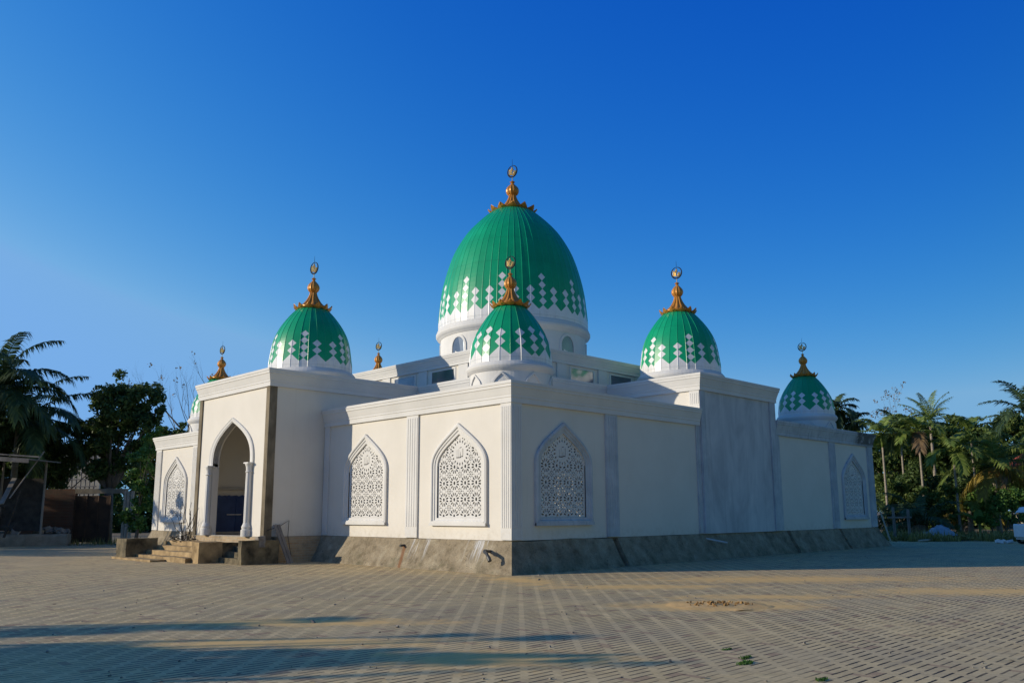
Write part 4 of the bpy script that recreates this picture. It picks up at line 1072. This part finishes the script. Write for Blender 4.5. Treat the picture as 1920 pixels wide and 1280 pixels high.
# weeds: nobody could count these
wb = MB()
for _ in range(9000):
    X = r.uniform(20.5, 33); Y = 46.2+r.random()**1.5*7-(X-20)*.05
    if noise.noise(Vector((X*.5, Y*.5, 2))) < -.18: continue
    b_ = SP(X, Y); h = r.choice((.2, .3, .4, .55, .8))*r.uniform(.5, 1)*(.6+.5*noise.noise(Vector((X*.3, Y*.3, 5)))+.25); a = r.uniform(0, 6.28); ln = r.uniform(.1, .5)*h
    w_ = r.uniform(.01, .035); s_ = Vector((-sin(a), cos(a), 0))*w_; m_ = b_+Vector((cos(a)*ln*.4, sin(a)*ln*.4, h*.6)); e_ = b_+Vector((cos(a)*ln, sin(a)*ln, h))
    wb.add([b_-s_, b_+s_, m_+s_*.9, m_-s_*.9, e_], [(0, 1, 2, 3), (3, 2, 4)])
for _ in range(150):
    X = r.uniform(20.6, 33); Y = 46.5+r.random()*5-(X-20)*.05; q = r.uniform(.12, .42)
    leaf_blob(wb, SP(X, Y, q*.6), q, int(60*q/.3), .13, r, .7, shell=.4)
tag(wb.build('weeds', M['weed']), 'dry and green weeds edging the yard right of the mosque', 'weeds', kind='stuff')
wb = MB()
for _ in range(1500):
    X = r.uniform(-29, -15.5); Y = 46+r.random()*6; b_ = SP(X, Y); h = r.uniform(.1, .5); a = r.uniform(0, 6.28); ln = r.uniform(.1, .5)*h; w_ = r.uniform(.01, .03)
    s_ = Vector((-sin(a), cos(a), 0))*w_; e_ = b_+Vector((cos(a)*ln, sin(a)*ln, h)); wb.add([b_-s_, b_+s_, e_], [(0, 1, 2)])
tag(wb.build('weeds', M['weed']), 'low weeds behind the brick wall at the left', 'weeds', kind='stuff')
# far wood that reads as one mass
fb = MB()
for k in range(150):
    X = -75+k*1.02+r.uniform(-.6, .6); Y = 84+r.uniform(-6, 8)
    if -22 < X < 22: continue
    top = (5.6 if X < 0 else 7.2)*r.uniform(.75, 1.1)
    for q in range(4):
        leaf_blob(fb, SP(X+r.uniform(-1, 1), Y+r.uniform(-1.5, 1.5), top*(q+.4)/4), top*.22+.5, 210, .6, r, shell=.3)
tag(fb.build('distant_wood', M['leaf_mid']), 'far dark green wood closing the view on both sides', 'wood', kind='stuff')

# trees standing left of the frame: they throw the long shadows on the yard and on the left wing
SG = 'shade trees left of the view'
def shade(X, Y, h, rad, label, nb=6, dens=46, zs=.5):
    bl = [(r.uniform(-.6, .6)*rad, r.uniform(-.6, .6)*rad, h+r.uniform(-zs, zs)*rad, rad*r.uniform(.4, .6)) for _ in range(nb)]
    broadleaf('shade_tree', label, X, Y, bl, 'leaf_mid', r, h*.6, .16, .3, dens, group=SG)
SL = 'broadleaf tree left of the view casting shade on the yard'
def cast(Xs, Ys, z):
    """where a crown at height z must stand for its shadow to reach the site point Xs,Ys"""
    t = Vector((travel.dot(right_h), travel.dot(fwd_h))); k = z/(-travel.z); return Xs-t.x*k, Ys-t.y*k
for Xs, Ys, z, rad, nb in ((-8.8, 9.6, 5.0, 1.6, 9), (-7.2, 9.5, 4.8, 1.4, 8), (-5.7, 9.5, 4.6, 1.25, 8), (-4.3, 9.7, 4.6, 1.1, 7), (-3.0, 9.9, 4.6, .9, 6), (-1.8, 10.1, 4.8, .65, 5), (-.6, 10.3, 5.0, .5, 4), (.7, 9.9, 5.2, .40, 3), (1.4, 9.6, 5.2, .22, 2), (-8.2, 11.9, 5.8, .65, 5), (-6.4, 12.4, 5.8, .7, 5), (-4.7, 12.9, 5.8, .6, 5), (-3.2, 13.5, 6.0, .5, 4), (.5, 11.6, 5.8, .42, 3), (-1.0, 11.9, 5.8, .34, 3), (-6.5, 8.0, 5.0, .7, 5), (-10.8, 11.2, 5.4, 1.2, 6)):
    X, Y = cast(Xs, Ys, z); shade(X, Y, z, rad, SL, nb, 80, .12)
for Xs, Ys, z, rad, nb in ((-31, 46.5, 6.5, 3.2, 8), (-27.5, 46.0, 6.8, 2.8, 8), (-24.5, 46.5, 6.2, 2.4, 7), (-35, 46, 7.0, 3.4, 8), (-28, 42.5, 5.4, 2.6, 7)):
    X, Y = cast(Xs, Ys, z-1.4); shade(X, Y, z, rad, SL, nb, 50, .22)
for Xs, Ys, z, rad, nb in ((-24, 38.5, 5.0, 2.6, 7), (-29, 40, 5.2, 2.8, 7), (-20, 36.8, 4.2, 1.9, 6), (-34, 41, 6, 3.0, 7), (-17.0, 35.6, 3.6, 1.5, 5)):
    X, Y = cast(Xs, Ys, z); shade(X, Y, z, rad, SL, nb, 44, .25)

for Xs, Ys, z, rad in ((-15.6, 39.2, 5.8, 1.5), (-13.9, 36.6, 5.6, 1.0), (-17.2, 41, 6.0, 1.4)):
    X, Y = cast(Xs, Ys, z-1.7); shade(X, Y, z, rad, SL, 5, 26, .3)

# ------------------------------------------------------------------ left yard: shed, walls, gate, posts
def WL(px, D): return SP(HX(px, D), D)
D0 = 48.5
def wall_run(name, label, px0, px1, D, z0, z1, th, mat, cat, D1=None):
    a = WL(px0, D); b = WL(px1, D1 or D); mb = MB(); d = (b-a); L = d.length; d.normalize(); nr = Vector((d.y, -d.x, 0)); n = int(L/.25)+1
    o = 0; vs = []
    for i in range(n+1):
        p_ = a+d*L*i/n; jag = .05*noise.noise(Vector((p_.x*2, p_.y*2, 1)))
        vs += [p_+nr*th/2+up_h*z0, p_-nr*th/2+up_h*z0, p_+nr*th/2+up_h*(z1+jag), p_-nr*th/2+up_h*(z1+jag)]
    fs = []
    for i in range(n):
        k = 4*i; fs += [(k, k+4, k+6, k+2), (k+1, k+3, k+7, k+5), (k+2, k+6, k+7, k+3)]
    fs += [(0, 2, 3, 1), (4*n, 4*n+1, 4*n+3, 4*n+2)]
    mb.add(vs, fs); ob = mb.build(name, mat); fix_normals(ob); tag(ob, label, cat); return ob
zw = HZ(913, D0)
wall_run('brick_wall', 'old brick wall between the shed and the rusty gate', 52, 154, D0, 0, zw, .2, M['darkbrick'], 'wall')
gt = empty('sheet_gate', WL(186, D0)); tag(gt, 'dark rusty sheet gate under the concrete lintel', 'gate')
a = HX(153, D0)-HX(186, D0); b = HX(219, D0)-HX(186, D0)
gm = MB(); gm.beam(right_h*a+up_h*1.4-fwd_h*.05, right_h*b+up_h*1.4-fwd_h*.05, .05, 2.62); gm.build('panel', M['rust'], gt)
for q in (.0, .34, .67, 1.0):
    s_ = MB(); s_.beam(right_h*(a+(b-a)*q)-fwd_h*.1+up_h*.1, right_h*(a+(b-a)*q)-fwd_h*.1+up_h*2.72, .06, .05); s_.build('batten', M['rust'], gt)
lt_ = MB(); lt_.beam(WL(152, D0)+up_h*(zw-.12), WL(247, D0)+up_h*(zw-.12), .25, .26); tag(lt_.build('lintel_beam', M['concrete']), 'long concrete lintel beam above the gate', 'beam')
PG = 'concrete posts at the end of the lintel'
for px, w, lab in ((243, .13, 'leftmost slim concrete post at the end of the lintel'), (249, .12, 'middle slim concrete post at the end of the lintel'), (256, .14, 'rightmost slim concrete post, nearest the mosque')):
    pm = MB(); p_ = WL(px, D0-1.0); q = p_+up_h*HZ(917, D0-1)+right_h*.05; pm.beam(p_, q, w, w); tag(pm.build('concrete_post', M['palewood']), lab, 'post', PG)
a = WL(-70, 44.5); b = WL(146, 46.2)
def kerb(name, label, a, b, h, w, mat):
    mb = MB(); d = (b-a); L = d.length; d.normalize(); nr = Vector((d.y, -d.x, 0)); n = 50; vs = []; fs = []
    prof = [(w/2+.04, 0), (w/2, h*.8), (w/2-.05, h), (-w/2, h), (-w/2, 0)]
    for i in range(n+1):
        p_ = a+d*L*i/n
        for o, z in prof:
            j = noise.noise(Vector((p_.x*1.1+o, p_.y*1.1, z*2)))*.05; vs.append(p_+nr*(o+j)+up_h*max(-.02, z+(j*.8 if z > .05 else 0)))
    m_ = len(prof)
    for i in range(n):
        for k in range(m_-1): fs.append((i*m_+k, (i+1)*m_+k, (i+1)*m_+k+1, i*m_+k+1))
    fs += [tuple(range(m_)), tuple(reversed(range(n*m_, n*m_+m_)))]
    mb.add(vs, fs); ob = mb.build(name, mat); fix_normals(ob); return tag(ob, label, 'kerb')
kerb('raised_kerb', 'low rendered kerb wall below the old brick wall', a, b, .62, 1.2, M['concrete'])
hp = MB()
for k in range(46):
    c_ = WL(r.uniform(80, 140), 46.4)+fwd_h*r.uniform(-.4, .6); s_ = r.uniform(.08, .2); zc = .62+max(0, .38-abs((c_-WL(112, 46.4)).length)*.3)*r.random()
    ax = Vector((r.gauss(0, 1), r.gauss(0, 1), r.gauss(0, 1))).normalized(); ay = ax.cross(Vector((.3, .5, .8))).normalized(); az_ = ax.cross(ay)
    hp.obox(c_+up_h*zc, ax*s_, ay*s_*.7, az_*s_*.5)
tag(hp.build('rubble', M['rubble']), 'heap of broken rubble on the kerb before the brick wall', 'rubble', kind='stuff')
# shed
sh = empty('timber_shed', WL(10, 43)); tag(sh, 'open timber shed with a flat tin roof at the left edge', 'shed')
Dm = 43.
def L_(px, py, D=Dm): return right_h*(HX(px, D)-HX(10, Dm))+fwd_h*(D-Dm)+up_h*HZ(py, D)
rf = MB(); a = L_(-120, 843); b = L_(66, 857); rf.beam(a+fwd_h*1.2, b+fwd_h*1.2, 3.0, .06); rf.build('roof', M['tin'], sh)
rf = MB(); rf.beam(a-fwd_h*.36+up_h*-.1, b-fwd_h*.36+up_h*-.1, .05, .2); rf.beam(L_(-120, 838)-fwd_h*.32, L_(84, 853)-fwd_h*.32, .08, .07); rf.build('fascia_board', M['wood'], sh)
for px, d_ in ((-100, 0), (-40, 0), (44, 2.4), (-40, 2.4)):
    pm = MB(); q = L_(px, 856); q = Vector((q.x, q.y, 0))+fwd_h*d_; pm.tube([q, q+up_h*HZ(856, Dm)], .06, 7); pm.build('post', M['wood'], sh)
bw = MB(); bw.beam(L_(-120, 940)+fwd_h*2.6, L_(40, 940)+fwd_h*2.6, .05, 2.8); bw.build('back_boarding', M['darkwood'], sh)
def leanb(name, label, pa, pb, w, h, mat, D=43.2, cat='plank', dp=.5):
    mb = MB(); a = SP(HX(pa[0], D), D-dp, HZ(pa[1], D)); b = SP(HX(pb[0], D+dp), D+dp, HZ(pb[1], D+dp)); mb.beam(a, b, w, h); ob = mb.build(name, mat); tag(ob, label, cat); return ob
leanb('pole', 'long thin pole slanting up past the shed roof corner', (40, 930), (86, 842), .05, .05, M['wood'], cat='pole')
leanb('plank', 'wide pale plank standing upright before the shed', (26, 940), (35, 892), .24, .04, M['wood'])
leanb('plank', 'tapered plank leaning against the brick wall', (55, 996), (49, 928), .34, .04, M['wood'], 46)
leanb('stick', 'thin pale stick leaning on the brick wall', (60, 998), (75, 958), .05, .05, M['palewood'], 46, 'stick')
tr_ = empty('trestle', WL(24, 43.6)); tag(tr_, 'grey timber trestle frame standing under the shed edge', 'trestle')
for (pa, pb) in (((7, 985), (20, 942)), ((26, 985), (48, 915))):
    tb_ = MB(); a = right_h*(HX(pa[0], 43.6)-HX(24, 43.6))+up_h*.5; b = right_h*(HX(pb[0], 43.6)-HX(24, 43.6))+up_h*HZ(pb[1], 43.6); tb_.beam(a, b, .14, .06); tb_.build('leg', M['darkwood'], tr_)
for py in (943, 982):
    tb_ = MB(); tb_.beam(right_h*(HX(6, 43.6)-HX(24, 43.6))+up_h*HZ(py, 43.6)-fwd_h*.07, right_h*(HX(44, 43.6)-HX(24, 43.6))+up_h*HZ(py, 43.6)-fwd_h*.07, .06, .12); tb_.build('rail', M['darkwood'], tr_)
# half built house seen through the trees
hs_ = empty('unfinished_house', SP(HX(155, 66), 66)); tag(hs_, 'pale house with a bamboo scaffold glimpsed through the left trees', 'house')
hb = MB(); hb.beam(right_h*-1.7+up_h*3.4, right_h*1.7+up_h*3.4, .2, 6.8); hb.build('wall', M['housewall'], hs_)
sc = MB()
for k in range(10): sc.tube([right_h*(-1.6+.35*k)-fwd_h*.7, right_h*(-1.6+.35*k+.06)-fwd_h*.7+up_h*6.9], .05, 5)
for k in range(11): sc.tube([right_h*-1.8-fwd_h*.78+up_h*(1.0+.55*k), right_h*1.8-fwd_h*.78+up_h*(1.05+.55*k)], .045, 5)
sc.build('scaffold', M['wood'], hs_)
# vine at the far porch column
vn = MB()
for k in range(11):
    p_ = Vector((PX-.16+r.uniform(-.25, .05), A2+r.uniform(-.15, .35), r.uniform(.55, .8))); pts = [p_.copy()]; d = Vector((r.uniform(-.1, .12), r.uniform(-.15, .1), 1)); 
    for i in range(7): d = (d+Vector((r.gauss(0, .25), r.gauss(0, .25), r.gauss(0, .15)))).normalized(); p_ = p_+d*r.uniform(.1, .28); p_.x = min(p_.x, PX-.08); pts.append(p_.copy())
    vn.tube(pts, [.015-.0012*i for i in range(len(pts))], 5)
tag(vn.build('dry_vine', M['dead_stem']), 'dry dark vine tangled at the foot of the far porch column', 'vine')
hp2 = MB(); 
for k in range(30):
    c_ = Vector((PX-.35+r.uniform(-.3, .2), A2+r.uniform(-.5, .5), .58+r.uniform(0, .2))); a = r.uniform(0, 6.28); v_ = Vector((cos(a), sin(a), r.uniform(-.2, .5)))*r.uniform(.1, .35); hp2.tube([c_, c_+v_], .016, 4)
tag(hp2.build('brushwood', M['dead_stem']), 'small heap of dark brushwood below the dry vine', 'brushwood', kind='stuff')
b1 = MB(); rough_block(b1, -2.75, 14.6, 0, -2.32, 16.15, .58, 41); b1.build('stair_wall', M['mossy'], mosque)

# boards and wire leaning by the porch side
for (x0_, x1_, lab) in ((-1.93, -1.62, 'wider weathered board leaning against the porch side'), (-1.80, -1.50, 'narrow weathered board leaning against the porch side, on the right')):
    mb = MB(); a = Vector((x1_, 9.02, .0)); b = Vector((x0_, 9.50, 1.28)); dv = (b-a).normalized(); sx = Vector((1, .1, 0)); sx = (sx-dv*sx.dot(dv)).normalized(); nz_ = dv.cross(sx)
    mb.obox((a+b)/2, sx*.055, dv*(b-a).length/2, nz_*.014); tag(mb.build('leaning_board', M['wood']), lab, 'board', 'boards leaning on the porch side')
mb = MB(); mb.tube([(-1.45, 9.1, 0), (-1.42, 9.5, .9), (-1.38, 9.53, 1.42), (-1.55, 9.5, 1.34), (-1.74, 9.52, 1.22), (-2.2, 9.5, 1.1)], .010, 5); tag(mb.build('wire', M['blackmetal']), 'bent steel wire propped beside the leaning boards', 'wire')

# ------------------------------------------------------------------ right yard
fn = empty('rail_fence', SP(HX(1680, 47.2), 47.2)); tag(fn, 'simple fence of two pale posts and a rail beside the mosque corner', 'fence')
c0 = HX(1680, 47.2)
for px, t_ in ((1665, 953), (1692, 957)):
    pm = MB(); x_ = HX(px, 47.2)-c0; pm.tube([right_h*x_, right_h*x_+up_h*HZ(t_, 47.2)], [.085, .08], 8); pm.build('post', M['wood'], fn)
pm = MB(); pm.beam(right_h*(HX(1652, 47.2)-c0)-fwd_h*.1+up_h*HZ(972, 47.2), right_h*(HX(1696, 47.2)-c0)-fwd_h*.1+up_h*HZ(972, 47.2), .05, .09); pm.build('rail', M['wood'], fn)
mb = MB(); mb.tube([SP(HX(1653, 46.5), 46.3, 0), SP(HX(1646, 46.5), 46.8, HZ(962, 46.5))], .045, 7); tag(mb.build('leaning_pole', M['palewood']), 'pale pole leaning near the far mosque corner', 'pole')
mb = MB(); mb.tube([SP(HX(1701, 46), 45.6, .06), SP(HX(1742, 46), 46.4, .1)], .055, 8); tag(mb.build('bamboo_pole', M['palewood']), 'pale bamboo pole lying on the ground at the weeds', 'pole')
tp = MB(); cx_ = HX(1762, 48); n = 12; vs = []; fs = []
for i in range(n+1):
    for j in range(7):
        u_ = i/n-.5; v_ = j/6-.5; h = .55*max(0, 1-(2*abs(u_))**1.6)*max(0, 1-(2*abs(v_))**1.8)+.12+.22*noise.noise(Vector((u_*4, v_*4, 3)))+.10*noise.noise(Vector((u_*10, v_*10, 5))); vs.append(SP(cx_+u_*1.7, 48.9+v_*1.4, max(.02, h+.15)))
for i in range(n):
    for j in range(6): fs.append((i*7+j, (i+1)*7+j, (i+1)*7+j+1, i*7+j+1))
tp.add(vs, fs); tag(tp.build('tarpaulin', M['tarp'], smooth=True), 'pale blue tarpaulin thrown over a heap in the weeds', 'tarpaulin')
# small white cart, cut by the frame edge
ct = empty('utility_cart', SP(HX(1893, 42)+.05, 42.0), 0); tag(ct, 'small white open cart with a canopy at the right edge', 'cart')
def CB(name, x0, x1, y0, y1, z0, z1, mat, bev=.02):
    mb = MB(); mb.obox(right_h*(x0+x1)/2+fwd_h*(y0+y1)/2+up_h*(z0+z1)/2, right_h*(x1-x0)/2, fwd_h*(y1-y0)/2, up_h*(z1-z0)/2); ob = mb.build(name, M[mat], ct)
    md = ob.modifiers.new('bevel', 'BEVEL'); md.width = bev; md.segments = 2; return ob
CB('front_shield', 0, .42, -.55, .55, .32, .98, 'white', .05); CB('floor_pan', .1, 2.3, -.55, .55, .22, .30, 'white'); CB('seat', 1.0, 1.5, -.5, .5, .3, .72, 'rubber', .05); CB('backrest', 1.5, 1.6, -.5, .5, .6, 1.15, 'rubber', .05); CB('cargo_box', 1.65, 2.4, -.55, .55, .3, .85, 'white', .03)
cn = MB()
vs = []; fs = []
for i in range(11):
    t_ = i/10; x_ = .2+2.1*t_; z_ = 1.72+.14*sin(pi*min(1, t_*1.0))**.5-(.16 if i == 0 else 0)
    for j, y_ in enumerate((-.62, -.5, .5, .62)): vs.append(right_h*x_+fwd_h*y_+up_h*(z_-(.07 if j in (0, 3) else 0)))
for i in range(10):
    for j in range(3): fs.append((i*4+j, (i+1)*4+j, (i+1)*4+j+1, i*4+j+1))
cn.add(vs, fs); o_ = cn.build('canopy', M['white'], ct); sd = o_.modifiers.new('thick', 'SOLIDIFY'); sd.thickness = .05
for x_ in (.3, 1.6, 2.2):
    for y_ in (-.5, .5):
        mb = MB(); mb.tube([right_h*x_+fwd_h*y_+up_h*.3, right_h*x_+fwd_h*y_+up_h*1.74], .025, 6); mb.build('canopy_post', M['blackmetal'], ct)
for x_ in (.35, 1.9):
    for y_ in (-.5, .5):
        mb = MB(); q = right_h*x_+fwd_h*y_+up_h*.24; mb.tube([q-fwd_h*.06, q+fwd_h*.06], .24, 18); w_ = mb.build('wheel', M['rubber'], ct); mb = MB(); mb.tube([q-fwd_h*.07, q+fwd_h*.07], .12, 14); mb.build('rim', M['white'], w_)
# red roofed house far right
rh = empty('red_roof_house', SP(HX(1962, 62), 62)); tag(rh, 'house with a red roof showing behind the right edge palms', 'house')
mb = MB(); mb.obox(up_h*1.9, right_h*1.7, fwd_h*1.9, up_h*1.9); mb.build('wall', M['housewall'], rh)
zr = HZ(858, 62); mb = MB(); e_ = [right_h*sx*2.2+fwd_h*sy*2.4+up_h*(zr-.7) for sx in (-1, 1) for sy in (-1, 1)]; rg = [right_h*sx*1.6+up_h*(zr+.3) for sx in (-1, 1)]
mb.add(e_+rg, [(0, 2, 5, 4), (1, 4, 5, 3), (0, 4, 1), (2, 3, 5), (0, 1, 3, 2)]); mb.build('roof', M['red'], rh)

# ------------------------------------------------------------------ small things on the paving
sd_ = MB(); n = 26; vs = []; fs = []; c0 = Vector((-3.02, -8.33, 0)); ax = (right_h*1.0).normalized()
for i in range(n+1):
    for j in range(13):
        u_ = i/n*2-1; v_ = j/12*2-1; q = max(0, 1-u_*u_-v_*v_+.45*noise.noise(Vector((u_*2.2, v_*2.2, 7)))-.12); p_ = c0+right_h*u_*1.0+fwd_h*v_*.8
        h = .05*q**.8*(.8+.9*noise.noise(Vector((u_*3, v_*3, 1)))+.5*noise.noise(Vector((u_*9, v_*9, 4)))); vs.append((p_.x, p_.y, max(-.01, h*1.0)+(.004 if q > 0 else -.012)))
for i in range(n):
    for j in range(12): fs.append((i*13+j, (i+1)*13+j, (i+1)*13+j+1, i*13+j+1))
sd_.add(vs, fs); cl_ = MB()
for k in range(70):
    a = r.uniform(0, 6.28); q = r.random()**.7; c_ = c0+right_h*cos(a)*.6*q+fwd_h*sin(a)*.42*q+up_h*(.035+.03*(1-q)); s_ = r.uniform(.008, .024)
    x_ = Vector((r.gauss(0, 1), r.gauss(0, 1), r.gauss(0, 1))).normalized(); y_ = x_.cross(Vector((.2, .7, .4))).normalized(); cl_.obox(c_, x_*s_, y_*s_*.8, x_.cross(y_)*s_*.6)
sp_ = tag(sd_.build('sand_pile', M['sand'], smooth=True), 'low spread pile of orange sand and clods on the paving', 'sand pile'); tag(cl_.build('clods', M['clod'], sp_), kind='stuff')
def tuft(x, y, n, rad, hgt, label):
    mb = MB()
    for _ in range(n):
        a = r.uniform(0, 6.28); q = rad*r.random()**.6; c_ = Vector((x+cos(a)*q*1.3, y+sin(a)*q*.6, 0)); d = r.uniform(0, 6.28); h = hgt*r.uniform(.4, 1.1); s_ = Vector((-sin(d), cos(d), 0))*r.uniform(.004, .008); e_ = c_+Vector((cos(d)*h*.7, sin(d)*h*.7, h))
        m_ = c_.lerp(e_, .5)+up_h*h*.15; mb.add([c_-s_, c_+s_, m_+s_, m_-s_, e_], [(0, 1, 2, 3), (3, 2, 4)])
    tag(mb.build('grass_tuft', M['grass']), label, 'grass tuft', 'grass tufts in the paving joints')
tuft(-7.85, -11.60, 150, .11, .032, 'largest green grass tuft in the foreground paving')
tuft(-7.52, -11.42, 80, .09, .025, 'thin grass tuft just behind the largest one')
tuft(-8.15, -12.62, 70, .08, .025, 'grass tuft at the bottom edge right of the largest one')
tuft(-7.15, -10.95, 60, .07, .02, 'faint grass tuft nearest to the sand pile')
gv = MB()
for k in range(300):
    X = r.uniform(-9, 14); Y = 8.6+r.random()**1.5*22; c_ = SP(X, Y, .004)
    if c_.x > -.7 and c_.y > -.7: continue
    s_ = r.uniform(.004, .016)*(1 if r.random() < .93 else 2)
    x_ = Vector((r.gauss(0, 1), r.gauss(0, 1), r.gauss(0, .4))).normalized(); y_ = x_.cross(Vector((.1, .2, 1))).normalized(); gv.obox(c_+up_h*s_*.3, x_*s_, y_*s_*.8, x_.cross(y_)*s_*.5)
tag(gv.build('gravel', M['rubble']), 'scattered grit and pebbles on the paving', 'gravel', kind='stuff')
dl = MB()
for k in range(150):
    X = r.uniform(-9, 15); Y = 8.6+r.random()**1.3*30; c_ = SP(X, Y, .006)
    if c_.x > -.7 and c_.y > -.7: continue
    s_ = r.uniform(.02, .05); a = r.uniform(0, 6.28); x_ = Vector((cos(a), sin(a), 0)); y_ = Vector((-sin(a), cos(a), 0)); dl.add([c_-x_*s_, c_+y_*s_*.4+up_h*.012, c_+x_*s_+up_h*.006, c_-y_*s_*.4], [(0, 1, 2, 3)])
tag(dl.build('fallen_leaves', M['deadleaf']), 'a few fallen brown leaves scattered on the paving', 'fallen leaves', kind='stuff')
lb = MB()
for k in range(4):
    c_ = SP(HX(1862, 43.5)+r.uniform(-.3, .3), 43.5+r.uniform(-.2, .2), .08); x_ = Vector((r.gauss(0, 1), r.gauss(0, 1), .2)).normalized(); y_ = x_.cross(Vector((.1, .4, 1))).normalized(); lb.obox(c_, x_*.16, y_*.1, x_.cross(y_)*.07)
tag(lb.build('litter', M['white']), 'white litter lying at the edge of the weeds', 'litter', kind='stuff')
